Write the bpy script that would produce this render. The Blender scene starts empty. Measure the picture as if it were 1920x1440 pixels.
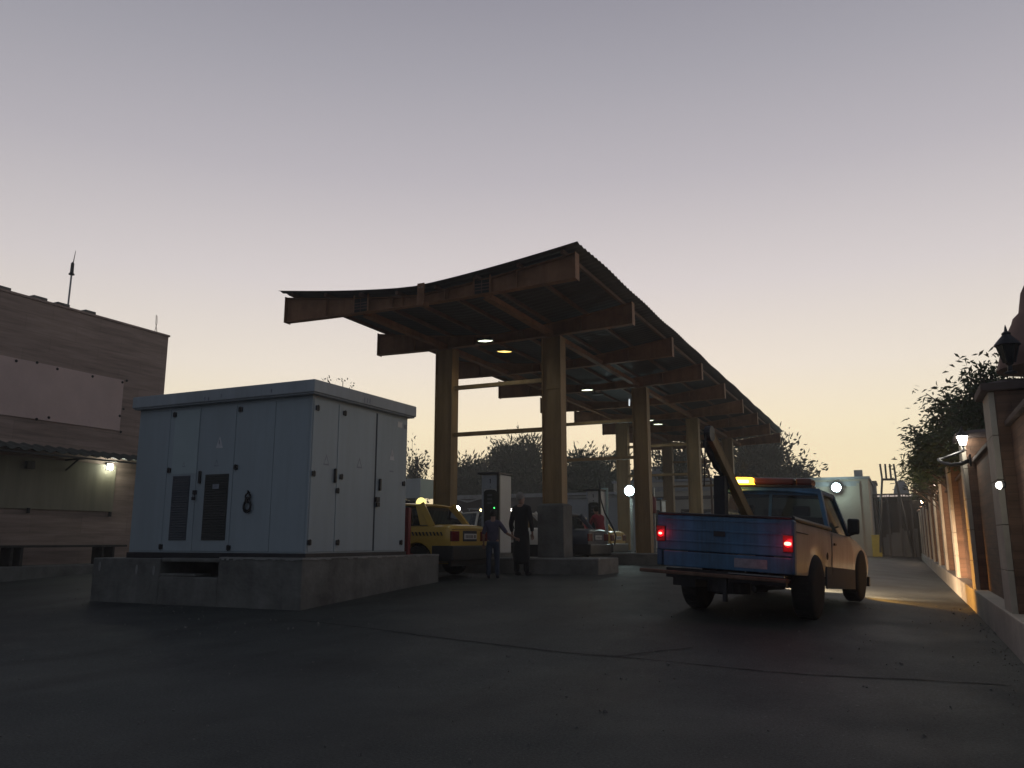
import bpy, bmesh, math, random
import numpy as np
from mathutils import Vector, Matrix, Euler
random.seed(7)
R = math.radians
S = bpy.context.scene
COL = S.collection

# ------------------------------------------------------------------ camera, world, light
FPX, HZ, VPX, CH = 1530.0, 1013.0, 1690.9, 1.13        # focal length in photo pixels, horizon row, road vanishing column, eye height
PITCH = math.atan((HZ - 720) / FPX)
YAW = math.atan((VPX - 960) / FPX * math.cos(PITCH))
cam = bpy.data.cameras.new('camera'); camo = bpy.data.objects.new('camera', cam); COL.objects.link(camo)
cam.sensor_width = 36; cam.lens = 36 * FPX / 1920; cam.clip_start = 0.05; cam.clip_end = 3000
camo.location = (0, 0, CH); camo.rotation_euler = (R(90) + PITCH, 0, YAW)
S.camera = camo
S.render.resolution_x = 1024; S.render.resolution_y = 768
S.view_settings.view_transform = 'Standard'; S.view_settings.look = 'None'
S.view_settings.exposure = 0.0; S.view_settings.gamma = 1.0

SUNAZ = R(18)                                            # the glow lies 18 degrees left of +Y
w = bpy.data.worlds.new('World'); S.world = w; w.use_nodes = True
nt = w.node_tree; N = nt.nodes; Lk = nt.links; N.clear()
def nd(t, **k):
    n = N.new(t)
    for a, b in k.items(): setattr(n, a, b)
    return n
out = nd('ShaderNodeOutputWorld'); bg = nd('ShaderNodeBackground'); tc = nd('ShaderNodeTexCoord'); sp = nd('ShaderNodeSeparateXYZ')
Lk.new(tc.outputs['Generated'], sp.inputs[0])
def ramp(stops, src):
    r = nd('ShaderNodeValToRGB'); r.color_ramp.interpolation = 'EASE' if False else 'LINEAR'
    e = r.color_ramp.elements
    while len(e) < len(stops): e.new(0.5)
    for i, (p, c) in enumerate(stops): e[i].position = p; e[i].color = (*c, 1)
    Lk.new(src, r.inputs[0]); return r
# sky toward the sunset and sky behind the viewer, both by height
west = ramp([(0.0, (.97, .76, .44)), (.05, (1.12, .94, .59)), (.13, (1.12, .98, .70)), (.20, (.99, .89, .77)), (.30, (.79, .725, .72)),
             (.42, (.565, .53, .57)), (.52, (.43, .415, .465)), (.60, (.335, .325, .38)), (1.0, (.11, .115, .15))], sp.outputs[2])
east = ramp([(0.0, (.16, .17, .195)), (.15, (.18, .195, .23)), (.4, (.17, .195, .235)), (1.0, (.11, .12, .16))], sp.outputs[2])
dotn = nd('ShaderNodeVectorMath', operation='DOT_PRODUCT'); Lk.new(tc.outputs['Generated'], dotn.inputs[0])
dotn.inputs[1].default_value = (-math.sin(SUNAZ), math.cos(SUNAZ), 0)
mr = nd('ShaderNodeMapRange', interpolation_type='SMOOTHSTEP'); Lk.new(dotn.outputs['Value'], mr.inputs[0])
mr.inputs[1].default_value = -0.35; mr.inputs[2].default_value = 0.98
mix = nd('ShaderNodeMixRGB'); Lk.new(mr.outputs[0], mix.inputs[0]); Lk.new(east.outputs[0], mix.inputs[1]); Lk.new(west.outputs[0], mix.inputs[2])
sky = nd('ShaderNodeTexSky', sky_type='NISHITA'); sky.sun_disc = False; sky.sun_elevation = R(0.6); sky.sun_rotation = -SUNAZ; sky.dust_density = 2.0
skm = nd('ShaderNodeVectorMath', operation='SCALE'); Lk.new(sky.outputs[0], skm.inputs[0]); skm.inputs[3].default_value = 0.10
mix2 = nd('ShaderNodeMixRGB'); mix2.inputs[0].default_value = 0.10
Lk.new(mix.outputs[0], mix2.inputs[1]); Lk.new(skm.outputs[0], mix2.inputs[2])
Lk.new(mix2.outputs[0], bg.inputs[0]); bg.inputs[1].default_value = 1.0; Lk.new(bg.outputs[0], out.inputs[0])

sun = bpy.data.lights.new('sun', 'SUN'); suno = bpy.data.objects.new('sun', sun); COL.objects.link(suno)
sun.energy = 0.12; sun.angle = R(14); sun.color = (1, .78, .55)
suno.rotation_euler = Vector((math.sin(SUNAZ), -math.cos(SUNAZ), -0.09)).to_track_quat('-Z', 'Y').to_euler()

# ------------------------------------------------------------------ photo measuring helpers (a pixel plus a known plane gives a point)
_f = np.array([-math.sin(YAW)*math.cos(PITCH), math.cos(YAW)*math.cos(PITCH), math.sin(PITCH)])
_r = np.array([math.cos(YAW), math.sin(YAW), 0.]); _u = np.cross(_r, _f); _c = np.array([0, 0, CH])
def _pl(x, y, a, v):
    d = _f*FPX + _r*(x-960) - _u*(y-720)
    return Vector(_c + d*((v-_c[a])/d[a]))
def PX(x, y, v): return _pl(x, y, 0, v)
def PY(x, y, v): return _pl(x, y, 1, v)
def PZ(x, y, v): return _pl(x, y, 2, v)
def sstep(t):
    t = min(1, max(0, t)); return t*t*(3-2*t)
def G(x, y): return .45*sstep((y-5)/11)*sstep((3-x)/8.5)          # ground height
def PG(x, y):
    z = 0.
    for i in range(150):
        p = PZ(x, y, z); z = .7*z + .3*G(p.x, p.y)
    return PZ(x, y, z)

# ------------------------------------------------------------------ materials
def mat(name, col, rough=.7, nscale=3., namt=.25, metal=0., bump=0., bscale=40., spec=.4, stretch=(1, 1, 1), dirt=None, coat=0., streak=0.):
    m = bpy.data.materials.new(name); m.use_nodes = True
    t = m.node_tree; b = t.nodes['Principled BSDF']
    b.inputs['Roughness'].default_value = rough; b.inputs['Metallic'].default_value = metal
    b.inputs['Specular IOR Level'].default_value = spec; b.inputs['Coat Weight'].default_value = coat
    tc = t.nodes.new('ShaderNodeTexCoord'); mp = t.nodes.new('ShaderNodeMapping'); mp.inputs['Scale'].default_value = stretch
    t.links.new(tc.outputs['Object'], mp.inputs[0])
    n1 = t.nodes.new('ShaderNodeTexNoise'); n1.inputs['Scale'].default_value = nscale; n1.inputs['Detail'].default_value = 6; n1.inputs['Roughness'].default_value = .65
    t.links.new(mp.outputs[0], n1.inputs['Vector'])
    r = t.nodes.new('ShaderNodeValToRGB'); r.color_ramp.elements[0].position = .3; r.color_ramp.elements[1].position = .72
    lo = [max(0, c*(1-namt)) for c in col] if dirt is None else dirt
    hi = [min(1, c*(1+namt*.6)) for c in col]
    r.color_ramp.elements[0].color = (*lo, 1); r.color_ramp.elements[1].color = (*hi, 1)
    t.links.new(n1.outputs['Fac'], r.inputs[0]); t.links.new(r.outputs[0], b.inputs['Base Color'])
    if streak:
        m3 = t.nodes.new('ShaderNodeMapping'); m3.inputs['Scale'].default_value = (5, 5, .35); t.links.new(tc.outputs['Object'], m3.inputs[0])
        n3 = t.nodes.new('ShaderNodeTexNoise'); n3.inputs['Scale'].default_value = 1.3; n3.inputs['Detail'].default_value = 7; n3.inputs['Roughness'].default_value = .7; t.links.new(m3.outputs[0], n3.inputs['Vector'])
        r3 = t.nodes.new('ShaderNodeValToRGB'); r3.color_ramp.elements[0].position = .38; r3.color_ramp.elements[1].position = .62
        r3.color_ramp.elements[0].color = (1-streak, 1-streak*1.05, 1-streak*1.2, 1); r3.color_ramp.elements[1].color = (1, 1, 1, 1); t.links.new(n3.outputs['Fac'], r3.inputs[0])
        x3 = t.nodes.new('ShaderNodeMixRGB'); x3.blend_type = 'MULTIPLY'; x3.inputs[0].default_value = 1; t.links.new(r.outputs[0], x3.inputs[1]); t.links.new(r3.outputs[0], x3.inputs[2]); t.links.new(x3.outputs[0], b.inputs['Base Color'])
    if bump:
        n2 = t.nodes.new('ShaderNodeTexNoise'); n2.inputs['Scale'].default_value = bscale; n2.inputs['Detail'].default_value = 4
        t.links.new(mp.outputs[0], n2.inputs['Vector'])
        bp = t.nodes.new('ShaderNodeBump'); bp.inputs['Strength'].default_value = bump; bp.inputs['Distance'].default_value = .02
        t.links.new(n2.outputs['Fac'], bp.inputs['Height']); t.links.new(bp.outputs[0], b.inputs['Normal'])
    return m
def emis(name, col, s):
    m = bpy.data.materials.new(name); m.use_nodes = True
    b = m.node_tree.nodes['Principled BSDF']; b.inputs['Base Color'].default_value = (*[c*.5 for c in col], 1)
    b.inputs['Emission Color'].default_value = (*col, 1); b.inputs['Emission Strength'].default_value = s
    return m
def glass(name, tint=(.35, .38, .4), refl=.5, thru=.6):
    m = bpy.data.materials.new(name); m.use_nodes = True; t = m.node_tree; t.nodes.clear()
    o = t.nodes.new('ShaderNodeOutputMaterial'); tr = t.nodes.new('ShaderNodeBsdfTransparent'); gl = t.nodes.new('ShaderNodeBsdfGlossy')
    fr = t.nodes.new('ShaderNodeFresnel'); fr.inputs[0].default_value = 1.5; mx = t.nodes.new('ShaderNodeMixShader')
    tr.inputs[0].default_value = (*tint, 1); gl.inputs['Roughness'].default_value = .03
    t.links.new(fr.outputs[0], mx.inputs[0]); t.links.new(tr.outputs[0], mx.inputs[1]); t.links.new(gl.outputs[0], mx.inputs[2]); t.links.new(mx.outputs[0], o.inputs[0])
    return m

def asphalt():
    m = bpy.data.materials.new('asphalt'); m.use_nodes = True; t = m.node_tree; b = t.nodes['Principled BSDF']; k = t.links.new
    tc = t.nodes.new('ShaderNodeTexCoord')
    def noise(s, d=5, ro=.6, st=None):
        n = t.nodes.new('ShaderNodeTexNoise'); n.inputs['Scale'].default_value = s; n.inputs['Detail'].default_value = d; n.inputs['Roughness'].default_value = ro
        if st:
            mp = t.nodes.new('ShaderNodeMapping'); mp.inputs['Scale'].default_value = st; k(tc.outputs['Object'], mp.inputs[0]); k(mp.outputs[0], n.inputs['Vector'])
        else: k(tc.outputs['Object'], n.inputs['Vector'])
        return n
    def rmp(src, a, b_, ca, cb):
        r = t.nodes.new('ShaderNodeValToRGB'); r.color_ramp.elements[0].position = a; r.color_ramp.elements[1].position = b_
        r.color_ramp.elements[0].color = (*ca, 1); r.color_ramp.elements[1].color = (*cb, 1); k(src, r.inputs[0]); return r
    big = rmp(noise(.35, 6, .62).outputs['Fac'], .35, .68, (.029, .035, .034), (.054, .062, .058))
    fine = rmp(noise(55, 3, .7).outputs['Fac'], .35, .75, (.40, .40, .40), (1.8, 1.8, 1.8))
    mul = t.nodes.new('ShaderNodeMixRGB'); mul.blend_type = 'MULTIPLY'; mul.inputs[0].default_value = 1; k(big.outputs[0], mul.inputs[1]); k(fine.outputs[0], mul.inputs[2])
    # pale grit
    gr = rmp(noise(23, 2, .5).outputs['Fac'], .69, .74, (0, 0, 0), (.12, .12, .11))
    add = t.nodes.new('ShaderNodeMixRGB'); add.blend_type = 'ADD'; add.inputs[0].default_value = .5; k(mul.outputs[0], add.inputs[1]); k(gr.outputs[0], add.inputs[2])
    # oily wheel-track stains
    st = rmp(noise(1.1, 5, .6, (1, .25, 1)).outputs['Fac'], .5, .66, (1, 1, 1), (.62, .62, .62))
    m2 = t.nodes.new('ShaderNodeMixRGB'); m2.blend_type = 'MULTIPLY'; m2.inputs[0].default_value = 1; k(add.outputs[0], m2.inputs[1]); k(st.outputs[0], m2.inputs[2])
    k(m2.outputs[0], b.inputs['Base Color'])
    rr = rmp(noise(.8, 5, .6).outputs['Fac'], .35, .7, (.60, .60, .60), (.74, .74, .74)); k(rr.outputs[0], b.inputs['Roughness'])
    b.inputs['Specular IOR Level'].default_value = .32
    bp = t.nodes.new('ShaderNodeBump'); bp.inputs['Strength'].default_value = .5; bp.inputs['Distance'].default_value = .012
    k(noise(70, 4, .7).outputs['Fac'], bp.inputs['Height'])
    bp2 = t.nodes.new('ShaderNodeBump'); bp2.inputs['Strength'].default_value = .10; bp2.inputs['Distance'].default_value = .05
    k(noise(2.2, 5, .6).outputs['Fac'], bp2.inputs['Height']); k(bp.outputs[0], bp2.inputs['Normal']); k(bp2.outputs[0], b.inputs['Normal'])
    return m

def layered(name, c1, c2, mortar, sx=1., rowh=.3, axis='y'):
    """stone or brick courses: brick texture on a wall, courses along z"""
    m = bpy.data.materials.new(name); m.use_nodes = True; t = m.node_tree; b = t.nodes['Principled BSDF']; k = t.links.new
    tc = t.nodes.new('ShaderNodeTexCoord'); sp = t.nodes.new('ShaderNodeSeparateXYZ'); cb = t.nodes.new('ShaderNodeCombineXYZ'); k(tc.outputs['Object'], sp.inputs[0])
    ad = t.nodes.new('ShaderNodeMath'); k(sp.outputs[0], ad.inputs[0]); k(sp.outputs[1], ad.inputs[1])
    k(ad.outputs[0], cb.inputs[0]); k(sp.outputs[2], cb.inputs[1])
    br = t.nodes.new('ShaderNodeTexBrick'); k(cb.outputs[0], br.inputs['Vector'])
    br.inputs['Color1'].default_value = (*c1, 1); br.inputs['Color2'].default_value = (*c2, 1); br.inputs['Mortar'].default_value = (*mortar, 1)
    br.inputs['Scale'].default_value = 1; br.inputs['Brick Width'].default_value = sx; br.inputs['Row Height'].default_value = rowh; br.inputs['Mortar Size'].default_value = .006
    mp = t.nodes.new('ShaderNodeMapping'); mp.inputs['Scale'].default_value = (.4, .4, 5); k(tc.outputs['Object'], mp.inputs[0])
    n = t.nodes.new('ShaderNodeTexNoise'); n.inputs['Scale'].default_value = 1.6; n.inputs['Detail'].default_value = 7; n.inputs['Roughness'].default_value = .68; k(mp.outputs[0], n.inputs['Vector'])
    r = t.nodes.new('ShaderNodeValToRGB'); r.color_ramp.elements[0].position = .3; r.color_ramp.elements[1].position = .7
    r.color_ramp.elements[0].color = (.55, .52, .5, 1); r.color_ramp.elements[1].color = (1.15, 1.1, 1.05, 1); k(n.outputs['Fac'], r.inputs[0])
    mu = t.nodes.new('ShaderNodeMixRGB'); mu.blend_type = 'MULTIPLY'; mu.inputs[0].default_value = 1; k(br.outputs[0], mu.inputs[1]); k(r.outputs[0], mu.inputs[2])
    k(mu.outputs[0], b.inputs['Base Color']); b.inputs['Roughness'].default_value = .8
    bp = t.nodes.new('ShaderNodeBump'); bp.inputs['Strength'].default_value = .4; bp.inputs['Distance'].default_value = .01
    k(n.outputs['Fac'], bp.inputs['Height']); k(bp.outputs[0], b.inputs['Normal'])
    return m

M = {}
M['asphalt'] = asphalt()
M['concrete'] = mat('concrete_jacket', (.13, .13, .125), .85, 2.2, .45, bump=.5, bscale=18); M['concrete_jacket'] = M['concrete']
M['concrete'] = mat('concrete', (.17, .17, .16), .85, 2.2, .45, bump=.5, bscale=18, streak=.12)
M['concrete_light'] = mat('concrete_light', (.27, .27, .26), .85, 3, .3, bump=.4, bscale=22)
M['hole'] = mat('dark_void', (.02, .02, .02), .95, 3, .3)
M['kiosk'] = mat('kiosk_paint', (.34, .40, .44), .5, 1.2, .10, spec=.35, stretch=(1, 1, .25), bump=.04, bscale=4, streak=.07)
M['kiosk_new'] = mat('kiosk_repainted_panel', (.38, .46, .48), .5, 1.2, .08, spec=.35)
M['kiosk_roof'] = mat('kiosk_roof_paint', (.36, .40, .44), .5, 1.4, .14, spec=.35, stretch=(1, 1, .4), streak=.12)
M['black_plastic'] = mat('black_plastic', (.02, .02, .022), .45, 5, .3)
M['vent'] = mat('vent_mesh', (.085, .095, .11), .7, 60, .3)
M['vent2'] = mat('vent_mesh_dirty', (.05, .052, .05), .7, 40, .4)
M['sticker'] = mat('sticker', (.55, .56, .58), .6, 8, .2)
M['faded'] = mat('faded_sticker', (.24, .26, .30), .6, 14, .35)
M['paper'] = mat('paper_label', (.72, .70, .66), .7, 9, .1)
M['seam'] = mat('seam_shadow', (.04, .045, .06), .8, 5, .2)
M['steel'] = mat('canopy_paint', (.30, .15, .08), .65, 2.2, .35, spec=.2, bump=.1, bscale=9, streak=.22)
M['steel_red'] = mat('canopy_primer', (.16, .09, .065), .65, 2.2, .35, spec=.3)
M['steel_col'] = mat('column_paint', (.31, .205, .10), .65, 1.5, .3, spec=.3, stretch=(1, 1, .3), bump=.1, bscale=9, streak=.25)
M['roof_sheet'] = mat('galvanised_sheet', (.07, .068, .072), .65, 1.5, .3, metal=.2)
M['galv'] = mat('galvanised_steel', (.30, .31, .32), .45, 6, .2, metal=.7)
M['dark_metal'] = mat('dark_metal', (.035, .035, .04), .5, 6, .3, metal=.4)
M['rust'] = mat('rusty_steel', (.16, .10, .07), .75, 8, .4, metal=.3)
M['wall_stone'] = layered('strata_stone', (.34, .265, .24), (.30, .235, .21), (.24, .19, .17), 1.3, .42)
M['panel_pale'] = mat('pale_render', (.55, .42, .39), .9, .9, .14, bump=.25, bscale=12)
M['panel_green'] = mat('cream_sheet', (.22, .20, .15), .7, 1.2, .25, stretch=(1, 3, .3))
M['sheet_awning'] = mat('awning_sheet', (.09, .10, .09), .6, 3, .3, metal=.3)
M['plank'] = mat('bench_wood', (.035, .032, .03), .7, 8, .4)
M['fence_brick'] = layered('fence_brick', (.19, .115, .08), (.165, .098, .07), (.13, .085, .062), .26, .085)
M['fence_stone'] = mat('fence_stone', (.46, .42, .36), .8, 1.3, .28, bump=.3, bscale=14)
M['fence_cap'] = mat('fence_cap', (.10, .075, .07), .8, 3, .3)
M['render_beige'] = mat('beige_render', (.36, .32, .26), .9, .5, .18, bump=.2, bscale=6)
M['render_grey'] = mat('grey_render', (.25, .26, .27), .9, .6, .2)
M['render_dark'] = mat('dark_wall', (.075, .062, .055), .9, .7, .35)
M['fascia_lit'] = mat('lit_side_fascia', (.45, .52, .44), .6, 1, .12)  # paler, greener copy of the fascia colour for its lit side
M['fascia_grey'] = mat('grey_fascia', (.40, .43, .43), .6, 1, .12)
M['window_dark'] = mat('dark_window', (.015, .017, .02), .15, 3, .2, spec=.6)
M['yellow_bin'] = mat('yellow_plastic', (.50, .38, .05), .6, 4, .2)
M['bark'] = mat('bark', (.07, .055, .045), .9, 12, .4, bump=.5, bscale=30)
def leafmat(n, c):
    m = mat(n, c, .6, 1.2, .45); return m
M['leaf'] = leafmat('leaf', (.055, .075, .035)); M['leaf2'] = leafmat('leaf_grey', (.075, .085, .05)); M['leaf3'] = leafmat('leaf_broad', (.045, .07, .03))
M['blue'] = mat('truck_blue', (.045, .16, .31), .42, 3, .3, spec=.5, bump=.12, bscale=3, streak=.4)
M['white_car'] = mat('white_paint', (.66, .65, .62), .3, 2, .06, spec=.5, coat=.4)
M['cream'] = mat('truck_cream', (.32, .325, .32), .38, 2, .2, spec=.5, coat=.2, bump=.1, bscale=2.5, streak=.25)
M['taxi'] = mat('taxi_yellow', (.52, .33, .055), .32, 2, .08, spec=.5, coat=.3)
M['darkcar'] = mat('grey_blue_paint', (.045, .055, .08), .3, 2, .1, spec=.5, coat=.4)
M['rubber'] = mat('rubber', (.018, .018, .019), .85, 12, .3, bump=.3, bscale=60)
M['rim'] = mat('rim_grey', (.25, .25, .26), .45, 6, .2, metal=.7)
M['chrome'] = mat('chrome', (.6, .6, .62), .15, 3, .05, metal=1.)
M['glass'] = glass('car_glass', (.30, .34, .35))
M['glass_clear'] = glass('lamp_glass', (.75, .75, .72))
M['seat'] = mat('car_seat', (.06, .06, .065), .9, 5, .3)
M['lens_red'] = mat('red_lens', (.12, .006, .01), .2, 3, .1, spec=.6)
M['plate'] = mat('number_plate', (.6, .6, .58), .4, 3, .05)
M['ink'] = mat('black_ink', (.02, .02, .02), .6, 3, .1)
M['disp_white'] = mat('dispenser_white', (.48, .49, .50), .45, 1.5, .08)
M['disp_grey'] = mat('dispenser_grey', (.28, .31, .36), .4, 1.5, .1)
M['red_paint'] = mat('red_paint', (.17, .022, .026), .5, 4, .2)
M['hose'] = mat('rubber_hose', (.012, .012, .014), .5, 5, .2)
M['skin'] = mat('skin', (.26, .15, .11), .6, 6, .1)
M['hair_black'] = mat('hair_black', (.012, .011, .011), .7, 30, .4)
M['hair_grey'] = mat('hair_grey', (.22, .21, .20), .7, 30, .3)
M['cloth_black'] = mat('cloth_black', (.014, .014, .018), .9, 8, .3, bump=.2, bscale=20)
M['cloth_dark'] = mat('cloth_charcoal', (.035, .036, .045), .9, 8, .3, bump=.2, bscale=20)
M['cloth_violet'] = mat('cloth_violet', (.075, .07, .115), .9, 10, .3, bump=.2, bscale=20)
M['denim'] = mat('denim', (.035, .05, .08), .9, 12, .3)
M['cloth_red'] = mat('cloth_red', (.25, .03, .045), .9, 8, .25, bump=.2, bscale=20)
M['shoe_pale'] = mat('shoe_pale', (.35, .33, .32), .7, 8, .2)
M['tarp'] = mat('dark_tarp', (.03, .03, .032), .9, 9, .4, bump=.5, bscale=14)
M['e_white'] = emis('lamp_white', (.95, 1, .92), 22)
M['e_cool'] = emis('lamp_cool', (.75, 1, .98), 45)
M['e_warm'] = emis('lamp_warm', (1, .72, .28), 16)
M['e_fence'] = emis('lamp_fence', (1, .95, .8), 22)
M['e_fence_warm'] = emis('lamp_fence_warm', (1, .7, .45), 16)
M['e_amber'] = emis('lamp_amber', (1, .42, .02), 9)
M['e_amber_core'] = emis('lamp_amber_core', (1, .75, .22), 10)
M['amber_off'] = mat('amber_lens', (.10, .022, .015), .25, 3, .1, spec=.6)
M['e_red'] = emis('lamp_red', (1, .004, .012), 1.5)
M['e_red_core'] = emis('lamp_red_core', (1, .45, .30), 3)
M['e_taxi'] = emis('taxi_sign', (1, .86, .28), 1.5)
M['e_green'] = emis('led_green', (.05, 1, .15), 5)
M['e_canopy'] = emis('canopy_lamp', (.92, 1, .72), 3.5); M['e_canopy_warm'] = emis('canopy_lamp_warm', (1, .62, .16), 3.2)
M['e_head'] = emis('headlamp', (1, .85, .6), 10)

# ------------------------------------------------------------------ mesh builder
class MB:
    def __init__(s): s.v = []; s.f = []; s.mi = []
    def add(s, vs, fs, mi=0):
        o = len(s.v); s.v += [tuple(v) for v in vs]; s.f += [tuple(i+o for i in f) for f in fs]; s.mi += [mi]*len(fs); return s
    def box(s, x0, x1, y0, y1, z0, z1, mi=0):
        vs = [(x, y, z) for z in (z0, z1) for y in (y0, y1) for x in (x0, x1)]
        return s.add(vs, [(0, 2, 3, 1), (4, 5, 7, 6), (0, 1, 5, 4), (2, 6, 7, 3), (0, 4, 6, 2), (1, 3, 7, 5)], mi)
    def hexa(s, lo, hi, mi=0):       # lo, hi: 4 points each, same order
        return s.add(list(lo)+list(hi), [(3, 2, 1, 0), (4, 5, 6, 7), (0, 1, 5, 4), (1, 2, 6, 5), (2, 3, 7, 6), (3, 0, 4, 7)], mi)
    def bar(s, a, b, wd, ht=None, mi=0, upv=(0, 0, 1)):
        a = Vector(a); b = Vector(b); ht = ht or wd; d = (b-a).normalized(); u = Vector(upv)
        if abs(d.dot(u)) > .98: u = Vector((0, 1, 0))
        sd = d.cross(u).normalized(); u = sd.cross(d).normalized()
        q = [sd*i*wd/2 + u*j*ht/2 for i, j in ((-1, -1), (1, -1), (1, 1), (-1, 1))]
        return s.hexa([a+k for k in q], [b+k for k in q], mi)
    def tube(s, pts, r, n=8, mi=0, cap=True):
        pts = [Vector(p) for p in pts]; rs = r if isinstance(r, (list, tuple)) else [r]*len(pts)
        o = len(s.v); vs = []; fs = []
        prev = None
        for i, p in enumerate(pts):
            d = ((pts[min(i+1, len(pts)-1)]-pts[max(i-1, 0)])).normalized()
            if prev is None:
                u = Vector((0, 0, 1)) if abs(d.z) < .9 else Vector((1, 0, 0)); prev = d.cross(u).normalized()
            sd = (prev - d*prev.dot(d)).normalized(); prev = sd; u = d.cross(sd)
            for k in range(n):
                a = 2*math.pi*k/n; vs.append(p + (sd*math.cos(a)+u*math.sin(a))*rs[i])
        for i in range(len(pts)-1):
            for k in range(n): fs.append((i*n+k, i*n+(k+1) % n, (i+1)*n+(k+1) % n, (i+1)*n+k))
        if cap: fs.append(tuple(range(n))[::-1]); fs.append(tuple((len(pts)-1)*n+k for k in range(n)))
        return s.add(vs, fs, mi)
    def lathe(s, prof, c=(0, 0, 0), axis='z', n=20, mi=0, sc=(1, 1, 1)):
        vs = []; fs = []
        for (r, h) in prof:
            for k in range(n):
                a = 2*math.pi*k/n; x, y = r*math.cos(a), r*math.sin(a)
                p = (x, y, h) if axis == 'z' else ((h, x, y) if axis == 'x' else (x, h, y))
                vs.append((c[0]+p[0]*sc[0], c[1]+p[1]*sc[1], c[2]+p[2]*sc[2]))
        for i in range(len(prof)-1):
            for k in range(n): fs.append((i*n+k, i*n+(k+1) % n, (i+1)*n+(k+1) % n, (i+1)*n+k))
        if prof[0][0] > 1e-6: fs.append(tuple(range(n))[::-1])
        if prof[-1][0] > 1e-6: fs.append(tuple((len(prof)-1)*n+k for k in range(n)))
        return s.add(vs, fs, mi)
    def prism(s, poly, a0, a1, axis='x', mi=0):     # poly in the other two axes, in order
        def P(u, v, a): return (a, u, v) if axis == 'x' else ((u, a, v) if axis == 'y' else (u, v, a))
        n = len(poly); vs = [P(u, v, a0) for u, v in poly]+[P(u, v, a1) for u, v in poly]
        fs = [(i, (i+1) % n, n+(i+1) % n, n+i) for i in range(n)]+[tuple(range(n))[::-1], tuple(range(n, 2*n))]
        return s.add(vs, fs, mi)
    def build(s, name, mats, parent=None, bevel=0., smooth=False, sub=0, loc=None, rz=0):
        me = bpy.data.meshes.new(name); me.from_pydata(s.v, [], s.f)
        if not isinstance(mats, (list, tuple)): mats = [mats]
        for m in mats: me.materials.append(m)
        me.polygons.foreach_set('material_index', s.mi)
        bm = bmesh.new(); bm.from_mesh(me); bmesh.ops.recalc_face_normals(bm, faces=bm.faces)
        if bevel:
            ed = [e for e in bm.edges if len(e.link_faces) == 2 and e.calc_face_angle(0) > .5]
            bmesh.ops.bevel(bm, geom=ed, offset=bevel, segments=2, affect='EDGES', profile=.5, clamp_overlap=True)
        bm.to_mesh(me); bm.free()
        if smooth:
            for p in me.polygons: p.use_smooth = True
            try: me.set_sharp_from_angle(angle=R(38))
            except Exception: pass
        o = bpy.data.objects.new(name, me); COL.objects.link(o)
        if parent: o.parent = parent
        if loc: o.location = loc
        o.rotation_euler.z = rz
        if sub:
            md = o.modifiers.new('s', 'SUBSURF'); md.levels = sub; md.render_levels = sub
        return o
def tag(o, label=None, cat=None, group=None, kind=None):
    if label: o['label'] = label
    if cat: o['category'] = cat
    if group: o['group'] = group
    if kind: o['kind'] = kind
    return o
def empty(name, loc=(0, 0, 0), rz=0, label=None, cat=None, group=None):
    o = bpy.data.objects.new(name, None); COL.objects.link(o); o.location = loc; o.rotation_euler = (0, 0, rz); o.empty_display_size = .2
    return tag(o, label, cat, group)
def copy_tree(o, parent=None):
    c = o.copy(); COL.objects.link(c)
    if parent: c.parent = parent
    for ch in list(o.children): copy_tree(ch, c)
    return c
def light(kind, loc, energy, col, size=.1, aim=None, spot=120, blend=.5):
    l = bpy.data.lights.new('light', kind); l.energy = energy; l.color = col
    if kind == 'SPOT': l.spot_size = R(spot); l.spot_blend = blend; l.shadow_soft_size = size
    elif kind == 'AREA': l.size = size
    else: l.shadow_soft_size = size
    o = bpy.data.objects.new('lamp_light', l); COL.objects.link(o); o.location = loc
    if aim is not None: o.rotation_euler = Vector(aim).to_track_quat('-Z', 'Y').to_euler()
    return o
def frange(a, b, n): return [a+(b-a)*i/(n-1) for i in range(n)]

# ------------------------------------------------------------------ ground
def build_ground():
    xs = [-600, -200, -90, -50, -35] + frange(-28, 4, 65) + [6, 10, 20, 60, 200, 600]
    ys = [-400, -60, -15, -4] + frange(-2, 22, 61) + [24, 27, 31, 36, 43, 52, 65, 90, 150, 400, 1200]
    vs = [(x, y, G(x, y)) for y in ys for x in xs]; nx = len(xs)
    fs = [(j*nx+i, j*nx+i+1, (j+1)*nx+i+1, (j+1)*nx+i) for j in range(len(ys)-1) for i in range(nx-1)]
    m = MB().add(vs, fs); o = m.build('ground', M['asphalt'], smooth=True); tag(o, kind='structure')
    # long crack and seam in the asphalt
    def strip(name, pix, wd, mt, lift=.004, jit=.012):
        pts = []
        P = [PG(*q) for q in pix]
        for a, b in zip(P[:-1], P[1:]):
            n = max(2, int((b-a).length/.08))
            for i in range(n): pts.append(a.lerp(b, i/n))
        m = MB(); rows = []
        for i, p in enumerate(pts):
            d = (pts[min(i+1, len(pts)-1)]-pts[max(0, i-1)]).normalized(); s = Vector((-d.y, d.x, 0))
            c = p + s*random.uniform(-jit, jit); ww = wd*random.uniform(.45, 1.3)
            rows.append([(q.x, q.y, G(q.x, q.y)+lift) for q in (c-s*ww/2, c+s*ww/2)])
        for a, b in zip(rows[:-1], rows[1:]): m.add(a+b, [(0, 1, 3, 2)])
        tag(m.build(name, mt), kind='structure')
    tar = mat('crack_tar', (.016, .017, .017), .9, 9, .3)
    strip('ground_crack', [(560, 1163), (690, 1178), (820, 1196), (960, 1212), (1040, 1222), (1130, 1230), (1260, 1241), (1400, 1256), (1520, 1266), (1640, 1272), (1740, 1276), (1920, 1288)], .030, tar)
    strip('ground_crack', [(1300, 1215), (1230, 1222), (1160, 1231), (1130, 1230)], .022, tar, .006)
build_ground()
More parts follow.
